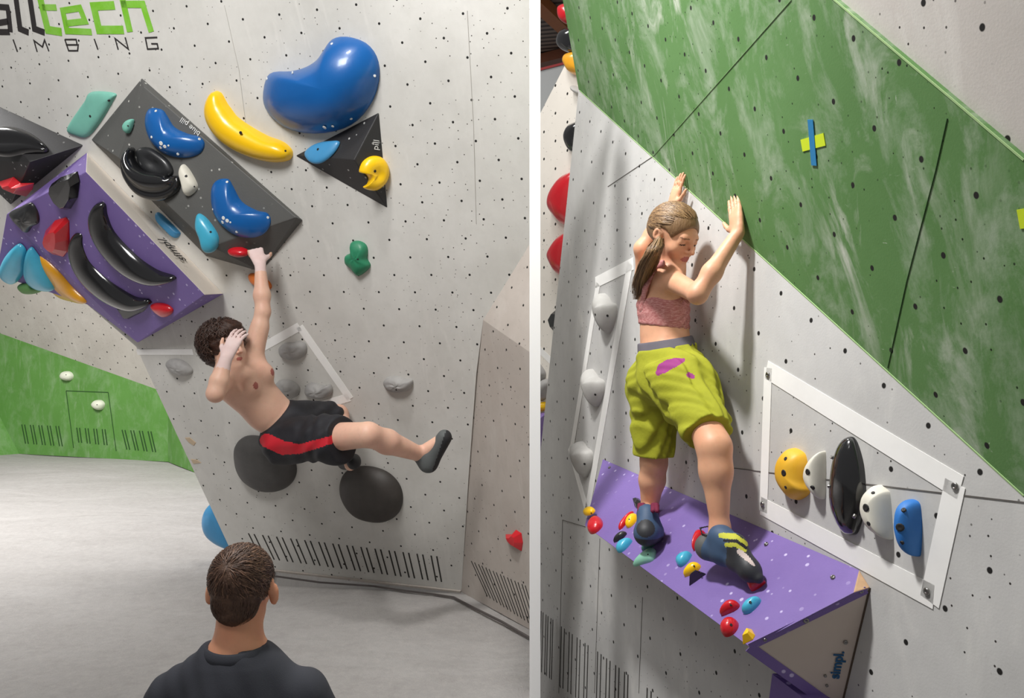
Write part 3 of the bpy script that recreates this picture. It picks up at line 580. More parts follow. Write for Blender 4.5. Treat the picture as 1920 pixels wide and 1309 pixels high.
small('fin_hold', [(1309, 990), (1320, 996), (1314, 1012), (1302, 1034), (1300, 1020), (1303, 1003)], .03, M['red'], "tall red fin hold behind the heel of the front shoe", p=2.6)
small('edge_hold', [(1400, 1088), (1434, 1089), (1428, 1100), (1411, 1108), (1403, 1100)], .028, M['red'], 'red edge hold under the toe of the front shoe', p=3)
small('drop_hold', [(1374, 1124), (1385, 1131), (1384, 1142), (1368, 1148), (1350, 1151), (1350, 1142), (1360, 1128)], .028, M['red'], 'upper red drop hold beside a sky blue one near the lower corner', p=2.6, bolts=[(1371, 1134, .004)])
small('drop_hold', [(1423, 1119), (1423, 1131), (1410, 1148), (1396, 1150), (1390, 1143), (1398, 1126), (1412, 1119)], .026, M['sky'], 'sky blue hold furthest right on the purple wedge', p=3, bolts=[(1407, 1130, .004)])
small('round_hold', el(1366, 1174, 17, 20, .2), .032, M['red'], 'lower rounded red hold near the bottom corner of the purple wedge', p=2.4, bolts=[(1371, 1172, .004)])
small('wedge_hold', [(1404, 1173), (1415, 1190), (1412, 1200), (1392, 1207), (1396, 1192)], .022, M['yellow'], 'yellow triangular hold at the very bottom corner of the purple wedge', flat=True, topin=.5, n=5)
# ---------------------------------------------------------------- taped routes on the slab
tf = empty('tape_outline', E.at(1600, 900), 'big white tape frame around yellow, white, black and blue holds', 'tape')
TL, TR, BR, BL = (1441, 702), (1791, 918), (1745, 1112), (1431, 948)
for a, b_ in (((1438, 693), (1802, 915)), ((1792, 906), (1744, 1128)), ((1752, 1120), (1427, 948)), ((1432, 960), (1441, 690))): strip('tape_strip', [a, b_], .058 if a[0] != 1432 else .042, E, M['tape_white'], tf, .0014)
for x, y in ((1440, 703), (1791, 912), (1738, 1109), (1430, 946)): bolt(tf, E, E.loc(x, y, .003), .009, M['steel'], 'bolt')
tf = empty('tape_outline', E.at(1120, 700), 'narrow white tape frame around three grey horn holds, left of the girl', 'tape')
for a, b_, wd in (((1117, 530), (1188, 494), .055), ((1122, 532), (1071, 850), .05), ((1182, 494), (1101, 960), .06), ((1068, 838), (1100, 955), .05)): strip('tape_strip', [a, b_], wd, E, M['tape_white'], tf, .0014)
ol = [(1484, 841), (1506, 850), (1513, 866), (1514, 885), (1515, 905), (1518, 925), (1490, 938), (1471, 928), (1452, 906), (1448, 883), (1454, 861), (1471, 844)]
hold('pinch_hold', ol, E, .055, plain('dusty_yellow_resin', (232, 176, 40), .5, .3, var2=(222, 190, 90)), 'dusty yellow pinch hold with bolt holes inside the big tape frame', p=3, bolts=[(1473, 860, .006), (1470, 887, .010), (1474, 914, .005)])
ol = [(1544, 846), (1549, 853), (1548, 895), (1545, 932), (1538, 935), (1524, 925), (1512, 913), (1504, 895), (1509, 874), (1524, 857)]
hold('pinch_hold', ol, E, .045, M['cream'], 'smaller white half-moon hold between the yellow and the black hold', p=3, bolts=[(1514, 885, .009), (1523, 915, .007)])
ol = [(1589, 819), (1602, 827), (1613, 850), (1621, 880), (1624, 925), (1617, 966), (1604, 996), (1591, 1004), (1572, 999), (1553, 970), (1547, 936), (1550, 895), (1559, 853), (1572, 827)]
hold('pod_hold', ol, E, .05, M['black'], 'tall glossy black pod hold in the middle of the big tape frame', p=2.2, bolts=[(1561, 858, .005), (1555, 912, .005), (1603, 968, .005)], bmat=M['steel'])
ol = [(1643, 910), (1662, 919), (1669, 928), (1673, 970), (1675, 1007), (1668, 1011), (1640, 1001), (1625, 988), (1613, 966), (1610, 947), (1617, 925), (1632, 913)]
hold('pinch_hold', ol, E, .055, M['cream'], 'larger white half-moon hold between the black and the blue hold', p=3, bolts=[(1637, 924, .005), (1624, 952, .010), (1629, 982, .006)])
ol = [(1700, 937), (1722, 943), (1728, 962), (1728, 999), (1722, 1037), (1714, 1044), (1696, 1037), (1683, 1011), (1677, 988), (1681, 962), (1688, 941)]
hold('pinch_hold', ol, E, .055, plain('dusty_blue_resin', (36, 112, 192), .55, .3, var2=(90, 150, 210)), 'bright blue pinch hold furthest right inside the big tape frame', p=3, bolts=[(1694, 956, .006), (1688, 989, .010), (1693, 1018, .005)])
for ol, lab, b in (([(1120, 550), (1132, 557), (1141, 567), (1156, 572), (1156, 594), (1141, 621), (1130, 621), (1113, 594), (1108, 566), (1112, 552)], 'top grey horn hold in the narrow tape frame', [(1116, 590, .006), (1140, 592, .006)]),
                ([(1097, 692), (1108, 700), (1117, 708), (1133, 715), (1132, 738), (1117, 761), (1108, 758), (1094, 735), (1086, 710), (1090, 696)], 'middle grey horn hold in the narrow tape frame', [(1117, 740, .006)]),
                ([(1080, 828), (1088, 832), (1096, 840), (1111, 848), (1110, 870), (1096, 893), (1087, 890), (1073, 868), (1066, 845), (1070, 832)], 'bottom grey horn hold in the narrow tape frame', [(1098, 870, .006)])):
    hold('horn_hold', ol, E, .075, M['greyh'], lab, p=2.2, bolts=b)
# holds on the walls beyond the slab's free edge
hold('bulge_hold', [(1066, 326), (1048, 342), (1035, 366), (1033, 390), (1045, 408), (1062, 422), (1085, 415), (1090, 330)], I, .12, M['red'], "upper red bulge hold beyond the slab's left edge", p=2.2, amt=.2)
hold('bulge_hold', [(1062, 438), (1045, 455), (1033, 478), (1038, 496), (1054, 517), (1080, 515), (1082, 440)], I, .12, M['red'], "lower red bulge hold beyond the slab's left edge", p=2.2, amt=.2)
hold('bulge_hold', [(1078, 230), (1068, 240), (1064, 256), (1068, 275), (1080, 290), (1100, 285), (1100, 232)], I, .1, M['black'], "black bulge hold beyond the slab's upper left edge", p=2.2, amt=.2)
hold('nub_hold', [(1074, 162), (1080, 161), (1092, 172), (1090, 178), (1078, 172)], I, .06, M['greyh'], 'tiny grey nub hold where the green panel meets the cream wall', amt=.2)
hold('wedge_hold', [(1046, 578), (1033, 600), (1041, 625), (1070, 622), (1075, 580)], I, .08, M['black_m'], "dark wedge hold beyond the slab's left edge, below the red bulges", flat=True, topin=.5, n=5, amt=.1)
hold('fin_hold', [(1056, 10), (1053, 22), (1057, 40), (1070, 46), (1085, 30), (1075, 8)], I, .08, M['red'], "red fin hold behind the green panel's edge, near the roof", p=2.6, amt=.1)
hold('bulge_hold', [(1063, 55), (1053, 75), (1055, 90), (1068, 99), (1090, 98), (1090, 55)], I, .1, M['black'], "black bulge hold behind the green panel's edge, above the amber fin", p=2.4, amt=.1)
hold('fin_hold', [(1070, 100), (1063, 112), (1068, 126), (1080, 141), (1100, 135), (1095, 100)], I, .09, M['amber'], "amber fin hold behind the green panel's lower left edge", p=2.6, amt=.1)
ts = empty('tape_strip', I.at(1022, 668), "white tape strip on the cream wall beyond the slab's left edge", 'tape')
strip('tape_piece', [(1004, 648), (1050, 694)], .05, I, M['tape_white'], ts, .0014)
hold('horn_hold', [(1006, 680), (1018, 690), (1024, 702), (1018, 716), (1006, 720), (998, 700)], I, .08, M['greyr'], 'upper grey knob hold by the white post, on the cream wall', amt=.2)
hold('horn_hold', [(1022, 712), (1032, 714), (1034, 725), (1026, 744), (1012, 752), (1006, 735)], I, .08, M['greyr'], 'lower grey knob hold by the white post, on the cream wall', amt=.2)
hold('gem_hold', [(1012, 756), (1024, 754), (1026, 766), (1014, 772), (1006, 764)], I, .05, M['yellow'], 'small yellow gem hold by the white post, on the cream wall', amt=.2)
q = [I.at(1000, 775), I.at(1028, 772), I.at(1030, 870), I.at(1000, 880), I.at(1012, 785, .15), I.at(1008, 866, .15)]
setp(poly('climbing_volume', q, [(0, 4, 5, 3), (1, 2, 5, 4), (0, 1, 4), (2, 3, 5), (0, 3, 2, 1)], M['purple']), "narrow purple volume far behind the slab's left edge", 'climbing volume')
# tape crosses on the green panel
tc = empty('tape_cross', G.at(1524, 267), 'cross of blue tape over yellow tape on the green panel', 'tape')
strip('tape_piece', [(1504, 273), (1547, 261)], .032, G, M['tape_y'], tc, .0012); strip('tape_piece', [(1521, 224), (1528, 310)], .026, G, M['tape_b'], tc, .0024)
tc = empty('tape_patch', G.at(1930, 408), 'yellow tape patch at the right edge of the green panel', 'tape')
strip('tape_piece', [(1911, 411), (1975, 402)], .036, G, M['tape_y'], tc, .0012)
# ---------------------------------------------------------------- people: a smooth field of tapered limbs turned into one surface
def V(*a): return Vector(a)
def cone(a, b, ra, rb, k=.02, f=None, s=1.): return ('c', Vector(a), Vector(b), ra, rb, k, f, s)
def ell(c, r, R=None, k=.02): return ('e', Vector(c), r, R, k)
def frame(f, u):
    f = Vector(f).normalized(); u = Vector(u); u = (u-f*u.dot(f)).normalized(); r = f.cross(u)
    return r, f, u                                   # right, forward, up
def field(prims, res, pad=.03, wr=None, cuts=(), T=.05):
    pts = []
    for p in prims:
        if p[0] == 'c': pts += [(p[1], max(p[3], p[4])), (p[2], max(p[3], p[4]))]
        else: pts.append((p[1], max(p[2])))
    lo = np.array([min(q[i]-r for q, r in pts)-pad for i in range(3)]); hi = np.array([max(q[i]+r for q, r in pts)+pad for i in range(3)])
    n = np.ceil((hi-lo)/res).astype(int)+1
    fld = np.full(n, T, np.float32)
    for p in prims:
        if p[0] == 'c':
            a, b = np.array(p[1]), np.array(p[2]); r = max(p[3], p[4]); k = p[5]
            l = np.minimum(a, b)-r-T*.6; h = np.maximum(a, b)+r+T*.6
        else:
            a = np.array(p[1]); r = max(p[2]); l = a-r-T*.6; h = a+r+T*.6; k = p[4]
        i0 = np.clip(np.floor((l-lo)/res).astype(int), 0, n); i1 = np.clip(np.ceil((h-lo)/res).astype(int)+1, 0, n)
        if np.any(i1 <= i0): continue
        X, Yy, Z = np.meshgrid(*[lo[i]+res*np.arange(i0[i], i1[i]) for i in range(3)], indexing='ij')
        if p[0] == 'c':
            v = np.stack([X-a[0], Yy-a[1], Z-a[2]]); ba = b-a; L2 = max(ba.dot(ba), 1e-9)
            t = np.clip((v[0]*ba[0]+v[1]*ba[1]+v[2]*ba[2])/L2, 0, 1)
            v = v-t*ba.reshape(3, 1, 1, 1)
            if p[6] is not None:
                f = np.array(Vector(p[6]).normalized()); c = v[0]*f[0]+v[1]*f[1]+v[2]*f[2]; v = v+f.reshape(3, 1, 1, 1)*c*(1/p[7]-1)
            d = np.sqrt((v**2).sum(0))-(p[3]+(p[4]-p[3])*t)
            if p[6] is not None: d = d*min(1, .5+.5*p[7])
        else:
            v = [X-a[0], Yy-a[1], Z-a[2]]; R = p[3] or (V(1, 0, 0), V(0, 1, 0), V(0, 0, 1)); rr = p[2]
            w_ = [sum(v[j]*R[i][j] for j in range(3)) for i in range(3)]
            k0 = np.sqrt(sum((w_[i]/rr[i])**2 for i in range(3))); k1 = np.sqrt(sum((w_[i]/rr[i]**2)**2 for i in range(3)))+1e-9
            d = k0*(k0-1)/k1
        sl = tuple(slice(i0[i], i1[i]) for i in range(3)); o_ = fld[sl]
        if k < 0:                                     # carve
            k = -k; hh_ = np.clip(.5-.5*(o_+d)/k, 0, 1); fld[sl] = o_*(1-hh_)-d*hh_+k*hh_*(1-hh_)
        else:
            hh_ = np.clip(.5+.5*(o_-d)/k, 0, 1); fld[sl] = o_*(1-hh_)+d*hh_-k*hh_*(1-hh_)
    if wr is not None or cuts:
        X, Yy, Z = np.meshgrid(*[lo[i]+res*np.arange(n[i]) for i in range(3)], indexing='ij')
        if wr is not None: fld = fld+wr(X, Yy, Z)
        for o_, nn in cuts:
            nn = Vector(nn).normalized(); fld = np.maximum(fld, (X-o_[0])*nn[0]+(Yy-o_[1])*nn[1]+(Z-o_[2])*nn[2])
    fld[0], fld[-1], fld[:, 0], fld[:, -1], fld[:, :, 0], fld[:, :, -1] = T, T, T, T, T, T
    return fld, lo
def surf(fld, lo, res):
    s = fld < 0; n = np.array(fld.shape); c = [np.zeros(n-1, np.float32) for _ in range(3)]; cnt = np.zeros(n-1, np.float32)
    def sub(a, o): return a[o[0]:n[0]-1+o[0], o[1]:n[1]-1+o[1], o[2]:n[2]-1+o[2]]
    for ax in range(3):
        e = [0, 0, 0]; e[ax] = 1
        for oa in (0, 1):
            for ob in (0, 1):
                o_ = [0, 0, 0]; o_[(ax+1) % 3] = oa; o_[(ax+2) % 3] = ob; q = [o_[i]+e[i] for i in range(3)]
                f0, f1 = sub(fld, o_), sub(fld, q); m = (f0 < 0) != (f1 < 0)
                t = np.where(m, f0/np.where(m, f0-f1, 1), 0)
                for i in range(3): c[i] += np.where(m, (o_[i]+(t if i == ax else 0)), 0)
                cnt += m
    act = cnt > 0; idx = -np.ones(n-1, int); ii = np.argwhere(act); idx[act] = np.arange(len(ii))
    P_ = np.stack([(c[i][act]/cnt[act]+ii[:, i])*res+lo[i] for i in range(3)], 1)
    quads = []
    for ax in range(3):
        e = [slice(1, -1)]*3; e[ax] = slice(0, -1); f = [slice(1, -1)]*3; f[ax] = slice(1, None)
        a, b = s[tuple(e)], s[tuple(f)]; m = np.argwhere(a != b)
        if not len(m): continue
        g = m.copy()
        for i in range(3):
            if i != ax: g[:, i] += 1
        sgn = a[tuple(m.T)]; u, v = (ax+1) % 3, (ax+2) % 3
        def id_(du, dv):
            h = g.copy(); h[:, u] -= du; h[:, v] -= dv; return idx[tuple(h.T)]
        q = np.stack([id_(1, 1), id_(0, 1), id_(0, 0), id_(1, 0)], 1)
        q[~sgn] = q[~sgn][:, ::-1]; quads.append(q)
    return P_, np.concatenate(quads)
def body(name, prims, res, mats, parent=None, paint=(), wr=None, cuts=(), smooth=2, T=.05):
    fld, lo = field(prims, res, wr=wr, cuts=cuts, T=T); P_, Q = surf(fld, lo, res)
    for _ in range(smooth):                           # light relaxation
        acc = np.zeros_like(P_); cn = np.zeros(len(P_))
        for a, b in ((0, 1), (1, 2), (2, 3), (3, 0)):
            np.add.at(acc, Q[:, a], P_[Q[:, b]]); np.add.at(acc, Q[:, b], P_[Q[:, a]]); np.add.at(cn, Q[:, a], 1); np.add.at(cn, Q[:, b], 1)
        P_ = P_*.5+.5*acc/cn[:, None]
    c = np.array(parent.matrix_world.translation) if parent else P_.mean(0)
    if not isinstance(mats, (list, tuple)): mats = [mats]
    mid = np.zeros(len(Q), int); fc = P_[Q].mean(1)
    for test, i in paint: mid[test(fc)] = i
    me = bpy.data.meshes.new(name); Pl = (P_-c).astype(np.float32)
    me.vertices.add(len(Pl)); me.vertices.foreach_set('co', Pl.ravel()); me.loops.add(len(Q)*4); me.loops.foreach_set('vertex_index', Q.ravel().astype(np.int32))
    me.polygons.add(len(Q)); me.polygons.foreach_set('loop_start', np.arange(0, len(Q)*4, 4, dtype=np.int32)); me.polygons.foreach_set('material_index', mid.astype(np.int32))
    for m_ in mats: me.materials.append(m_)
    me.update(calc_edges=True); me.validate(); me.polygons.foreach_set('use_smooth', [True]*len(me.polygons))
    o = bpy.data.objects.new(name, me); C.objects.link(o); o.matrix_world = Matrix.Translation(Vector(c))
    if parent: o.parent = parent; o.matrix_parent_inverse = parent.matrix_world.inverted()
    bpy.context.view_layer.update()
    return o
def near(c, r, ax=None):
    c = np.array(c)
    def t(f):
        d = f-c
        if ax is not None:                            # ellipsoid (frame, radii)
            R, rr = ax; return sum(((d@np.array(R[i]))/rr[i])**2 for i in range(3)) < 1
        return (d**2).sum(1) < r*r
    return t
def nearseg(a, b, r):
    a, b = np.array(a), np.array(b)
    def t(f):
        v = f-a; ba = b-a; s_ = np.clip(v@ba/ba.dot(ba), 0, 1); d = v-s_[:, None]*ba; return (d**2).sum(1) < r*r
    return t
def hand(w, d, nrm, thumb, L=.17, curl=(.15, .2, .15), spread=.10, tc=.5, wrist=.024):
    """w wrist, d direction of the palm, nrm the back of the hand, thumb +1/-1 side"""
    d = Vector(d).normalized(); nrm = Vector(nrm); nrm = (nrm-d*nrm.dot(d)).normalized(); sd = d.cross(nrm)*thumb; q = L/.18
    pr = [cone(w, w+d*.05*q, wrist, .030*q, .015, nrm, .6)]
    for i in range(4): pr.append(cone(w+d*.02*q+sd*(.5-i/3)*.03*q, w+d*.085*q+sd*(.5-i/3)*.058*q, .013*q, .011*q, .014, nrm, .9))
    for i, ln_ in enumerate((.072, .080, .074, .058)):
        s0 = (.5-i/3); p = w+d*.088*q+sd*s0*.058*q; a = 0; dd = (d+sd*s0*spread*2).normalized()
        for j, (fr, rr) in enumerate(((.45, .0088), (.30, .0080), (.25, .0072))):
            a += curl[j]; v = dd*math.cos(a)-nrm*math.sin(a); p2 = p+v*ln_*fr*q; pr.append(cone(p, p2, rr*q, (rr-.0007)*q, .004)); p = p2
    p = w+d*.025*q+sd*.024*q; v = (d*.62+sd*.78-nrm*tc*.4).normalized(); p2 = p+v*.042*q
    pr += [cone(p, p2, .015*q, .011*q, .012)]; v2 = (v+d*.5-nrm*tc*.5).normalized(); p3 = p2+v2*.030*q; pr.append(cone(p2, p3, .0100*q, .0092*q, .004))
    p4 = p3+(v2+d*.3).normalized()*.024*q; pr.append(cone(p3, p4, .0092*q, .0078*q, .004))
    return pr
def head(c, f, u, hh, jaw=1., ears=True, mouth=True):
    r, f, u = frame(f, u); R = (r, f, u)
    def at(x, y, z): return Vector(c)+(r*x+f*y+u*z)*hh
    p = [ell(at(0, -.07, .13), (.345*hh, .42*hh, .37*hh), R, .01), ell(at(0, .13, -.12), (.265*hh*jaw, .27*hh, .35*hh), R, .03*hh/.22),
         cone(at(.17*jaw, .02, -.27), at(0, .31, -.40), .07*hh, .07*hh, .02), cone(at(-.17*jaw, .02, -.27), at(0, .31, -.40), .07*hh, .07*hh, .02),
         cone(at(-.13, .335, .09), at(.13, .335, .09), .05*hh, .05*hh, .02),
         cone(at(0, .40, .05), at(0, .49, -.10), .028*hh, .042*hh, .010), ell(at(.05, .43, -.12), (.035*hh,)*3, None, .006), ell(at(-.05, .43, -.12), (.035*hh,)*3, None, .006),
         ell(at(.17, .24, -.12), (.10*hh,)*3, None, .02), ell(at(-.17, .24, -.12), (.10*hh,)*3, None, .02),
         ell(at(.145, .375, .015), (.075*hh, .04*hh, .045*hh), R, -.008), ell(at(-.145, .375, .015), (.075*hh, .04*hh, .045*hh), R, -.008),
         ell(at(.145, .315, .015), (.07*hh, .06*hh, .05*hh), R, .004), ell(at(-.145, .315, .015), (.07*hh, .06*hh, .05*hh), R, .004),
         cone(at(-.075, .375, -.235), at(.075, .375, -.235), .022*hh, .022*hh, .006), cone(at(-.06, .375, -.275), at(.06, .375, -.275), .026*hh, .026*hh, .006)]
    if ears:
        for s_ in (1, -1):
            Re = frame((f+r*s_*.5), u); Re = (Re[0], Re[1], Re[2])
            p += [ell(at(s_*.345, -.03, -.0), (.022*hh, .085*hh, .125*hh), (r, f, u), .006), ell(at(s_*.375, -.055, .02), (.028*hh, .075*hh, .105*hh), (r, f, u), .005), ell(at(s_*.385, -.02, .01), (.022*hh, .035*hh, .06*hh), (r, f, u), -.004)]
    return p, at, R
def ribbons(name, paths, wd, mats, parent, mi=None):
    vs = []; fs = []; ms = []; c = parent.matrix_world.translation
    for q, (pts, nr) in enumerate(paths):
        b = len(vs); k = len(pts)
        for i, p in enumerate(pts):
            d = (pts[min(i+1, k-1)]-pts[max(i-1, 0)]).normalized(); s_ = d.cross(nr[i]).normalized(); w_ = wd*(1-.75*(i/(k-1))**2)*(.55+.45*min(1, i*2/(k-1)+.3))
            n_ = s_.cross(d)
            vs += [p-s_*w_-c, p+n_*w_*.6-c, p+s_*w_-c]
        for i in range(k-1):
            a = b+3*i; fs += [(a, a+3, a+4, a+1), (a+1, a+4, a+5, a+2)]; ms += [(mi[q] if mi else 0)]*2
    return mesh(name, vs, fs, mats, parent, Matrix.Translation(c), True, ms)
def skin(name, col, rosy):
    m = N(name, col, .48, spec=.4, sss=.12); m.mix(m.ramp(m.noise(7, 3, .6), .4, .7, 0, .45), rosy); m.mix(m.ramp(m.noise(60, 2), .5, .8, 0, .15), tuple(int(x*.8) for x in col)); return m
SK1 = skin('skin_climber', (232, 188, 164), (220, 162, 142)); SK1.bump(SK1.noise(120, 2), .0006, .2)
SK2 = skin('skin_girl', (222, 168, 134), (208, 142, 114)); SK3 = skin('skin_spotter', (240, 174, 138), (232, 146, 112))
M['lip'] = plain('lips', (176, 96, 86), .5); M['chalk'] = plain('chalked_skin', (232, 208, 204), .8, .4, var2=(216, 170, 160)); M['lash'] = plain('lash', (70, 46, 38), .7); M['blush'] = plain('blush', (206, 124, 104), .55)
def hairmat(name, c1, c2, sc=(1, 1, 1)):
    m = N(name, c1, .5, spec=.4); m.mix(m.ramp(m.noise(60, 4, .7, m.map(sc)), .35, .65), c2); m.bump(m.noise(150, 3, .6, m.map(sc)), .004, .7); return m.m
M['hair1'] = hairmat('dark_curly_hair', (46, 30, 24), (74, 48, 36)); M['hair1b'] = plain('dark_curl', (62, 40, 30), .5)
M['hair3'] = hairmat('brown_hair', (78, 56, 45), (104, 78, 62)); M['hair3b'] = plain('brown_strand_dark', (84, 60, 48), .42); M['hair3c'] = plain('brown_strand_light', (136, 102, 82), .4)
M['hair2'] = hairmat('blonde_hair', (124, 96, 68), (140, 110, 78), (1, 1, .3)); M['hair2b'] = plain('blonde_strand', (158, 126, 88), .42); M['hair2c'] = plain('blonde_strand_dark', (104, 78, 54), .45)
def scalp(name, c, R, rr, pole, n, ln, lift, wd, mats, parent, ok, seed=3, curl=0, jit=.25, grow=None):
    """short strands lying on a skull-shaped ellipsoid, combed away from `pole`"""
    rg = random.Random(seed); paths = []; mi = []; pole = Vector(pole).normalized()
    for _ in range(n*6):
        if len(paths) >= n: break
        v = Vector((rg.gauss(0, 1), rg.gauss(0, 1), rg.gauss(0, 1))).normalized()
        loc = Vector((v.dot(R[0]), v.dot(R[1]), v.dot(R[2])))
        if not ok(loc): continue
        d = v.copy(); pts = []; nr = []; k = 5; L_ = ln*rg.uniform(.6, 1.15); tw = rg.uniform(-1, 1); ph = rg.random()*6.28
        for i in range(k):
            lo_ = Vector((d.dot(R[0]), d.dot(R[1]), d.dot(R[2]))); e = 1/math.sqrt(sum((lo_[j]/rr[j])**2 for j in range(3)))
            p = Vector(c)+d*(e+lift*math.sin(math.pi*(.15+.8*i/(k-1)))*(.6+.6*rg.random()*(i > 0)))
            pts.append(p); nr.append(d.copy())
            t = (grow(d) if grow else -(pole-d*pole.dot(d))); t = t-d*t.dot(d); t = t.normalized() if t.length > 1e-4 else d.orthogonal()
            s_ = d.cross(t); t = (t+s_*(jit*tw+curl*math.sin(ph+i*1.9))).normalized()
            d = (d+t*(L_/(k-1)/e)).normalized()
        paths.append((pts, nr)); mi.append(rg.randrange(len(mats)))
    return ribbons(name, paths, wd, mats, parent, mi)
# ================================================================ spotter: seated on the mat, seen from behind
sx, sy = -.690, 2.02
def S(x, y, z): return V(sx+x, sy+y, z)
hp, hat, hR = head(S(0, .03, .792), (0.0, .98, -.10), (0, .10, 1), .208)
bd_ = hp+[ell(hat(.405, -.02, -.09), (.010, .012, .027), hR, .006), ell(hat(-.405, -.02, -.09), (.010, .012, .027), hR, .006), ell(hat(.385, .0, -.16), (.010, .012, .012), hR, .006), ell(hat(-.385, .0, -.16), (.010, .012, .012), hR, .006), cone(S(0, .01, .72), S(0, -.02, .60), .057, .060, .025), cone(S(0, -.01, .60), S(.12, -.01, .53), .05, .046, .04), cone(S(0, -.01, .60), S(-.12, -.01, .53), .05, .05, .04),
          cone(S(0, 0, .55), S(0, .03, .15), .12, .12, .04, (0, 1, 0), .8)]
for s_ in (1, -1):
    bd_ += [cone(S(.160*s_, 0, .508), S(.235*s_, .08, .30), .048, .042, .03), cone(S(.25*s_, .08, .30), S(.17*s_, .32, .22), .04, .028, .02)]
    bd_ += hand(S(.17*s_, .32, .22), (-.5*s_, .8, -.3), (0, .3, 1), s_, .18, (.3, .5, .4))
sp_ = body('person', bd_, .0055, [SK3.m, M['lip']])
setp(sp_, 'person seated on the mat seen from behind, short brown hair, dark grey t-shirt', 'person')
sh = [cone(S(0, -.01, .55), S(0, .0, .12), .125, .15, .04, (0, 1, 0), .78), cone(S(0, -.055, .48), S(0, -.04, .3), .11, .10, .06, (0, 1, 0), .6)]
for s_ in (1, -1): sh += [cone(S(.045*s_, -.01, .605), S(.165*s_, 0, .522), .054, .054, .04), cone(S(.165*s_, 0, .52), S(.225*s_, .05, .36), .058, .068, .04)]
sh += [cone(S(0, -.045, .61), S(0, -.05, .56), .052, .06, .03), cone(S(0, -.0, .72), S(0, -.008, .650), .068, .068, -.006)]
def wr(X, Y_, Z): return .0035*np.sin(X*46+Z*22+2*np.sin(Z*17))*np.sin(Z*26+X*9)+.0015*np.sin(X*110+Z*60)
M['tee'] = plain('dark_grey_cotton', (66, 68, 76), .9, .3, var2=(58, 58, 66), bump=.3, bs=400)
nk = S(0, -.005, .648)
ts_ = body('t_shirt', sh, .006, M['tee'], sp_, wr=wr, cuts=((S(0, -.09, .672), (0, 0, 1)),))
vs = []; fs = []; n1, n2 = 48, 8
for i in range(n1):
    a = 2*math.pi*i/n1
    for j in range(n2):
        b = 2*math.pi*j/n2; rr = .076+.005*math.cos(b)-.004*math.sin(b); vs.append(S(rr*math.cos(a), -.012+rr*.98*math.sin(a), .634-.012*math.sin(a)+.013*math.sin(b)+.012*math.cos(a)**2)-sp_.location)
for i in range(n1):
    for j in range(n2): fs.append((i*n2+j, i*n2+(j+1) % n2, ((i+1) % n1)*n2+(j+1) % n2, ((i+1) % n1)*n2+j))
mesh('collar', vs, fs, M['tee'], sp_, Matrix.Translation(sp_.location), True)
tr = []
for s_ in (1, -1): tr += [cone(S(.08*s_, .02, .12), S(.34*s_, .34, .13), .11, .075, .04), cone(S(.34*s_, .34, .13), S(-.08*s_, .46, .075), .07, .05, .02)]
body('trousers', tr, .010, plain('dark_trousers', (46, 46, 52), .9), sp_)
for s_ in (1, -1): body('sock', [cone(S(-.10*s_, .47+.03*s_, .06), S(-.26*s_, .50+.05*s_, .045), .042, .034, .02)], .008, plain('white_sock', (200, 200, 198), .9), sp_)
hc = hat(0, -.07, .12); rr = (.362*.208, .44*.208, .395*.208)
cap = [ell(hc, rr, hR, .01), ell(hat(0, -.26, -.12), (.26*.208, .20*.208, .26*.208), hR, .02), cone(hat(0, -.29, -.25), hat(0, -.27, -.40), .14*.208, .07*.208, .02)]
def wh(X, Y_, Z): return .0022*np.sin(X*150+6*np.sin(Z*40))*np.sin(Z*120+X*30)+.002*np.sin(Y_*130+X*60)
# the hairline: the face and the area round the ears stay free
carve = [ell(hat(0, .42, -.12), (.34*.208, .36*.208, .42*.208), hR, -.01), ell(hat(.38, .02, -.10), (.12*.208, .20*.208, .24*.208), hR, -.008), ell(hat(-.38, .02, -.10), (.12*.208, .20*.208, .24*.208), hR, -.008)]
hr_ = body('hair', cap+carve, .0045, [M['hair3']], sp_, wr=wh)
pole = (hat(-.05, -.42, .30)-hc)
scalp('hair_strands', hc, hR, (rr[0]*.99, rr[1]*.99, rr[2]*.99), pole, 2600, .050, .0055, .0011, [M['hair3b'], M['hair3c'], M['hair3b'], M['hair3']], sp_, lambda l: l.z > -.55 and not (l.y > .45 and l.z < .35), 5, .25, .35)
hc2 = hat(0, -.25, -.12)
scalp('hair_strands', hc2, hR, (.275*.208, .22*.208, .30*.208), (0, .2, 1), 900, .045, .003, .0011, [M['hair3b'], M['hair3']], sp_, lambda l: l.y < .25 and l.z > -.85+abs(l.x)*.5, 6, .1, .2)

def pixf(f): return CX+F*f[:, 0]/f[:, 1], CY-F*(f[:, 2]-H)/f[:, 1]
def pixline(pts, wd, ymax):
    def t(f):
        x, y = pixf(f); r = np.zeros(len(f), bool)
        for i in range(len(pts)-1):
            a, b_ = np.array(pts[i], float), np.array(pts[i+1], float); ba = b_-a; s_ = np.clip(((x-a[0])*ba[0]+(y-a[1])*ba[1])/ba.dot(ba), 0, 1)
            r |= np.hypot(x-a[0]-s_*ba[0], y-a[1]-s_*ba[1]) < wd[i]+(wd[i+1]-wd[i])*s_
        return r & (f[:, 1] < ymax)
    return t
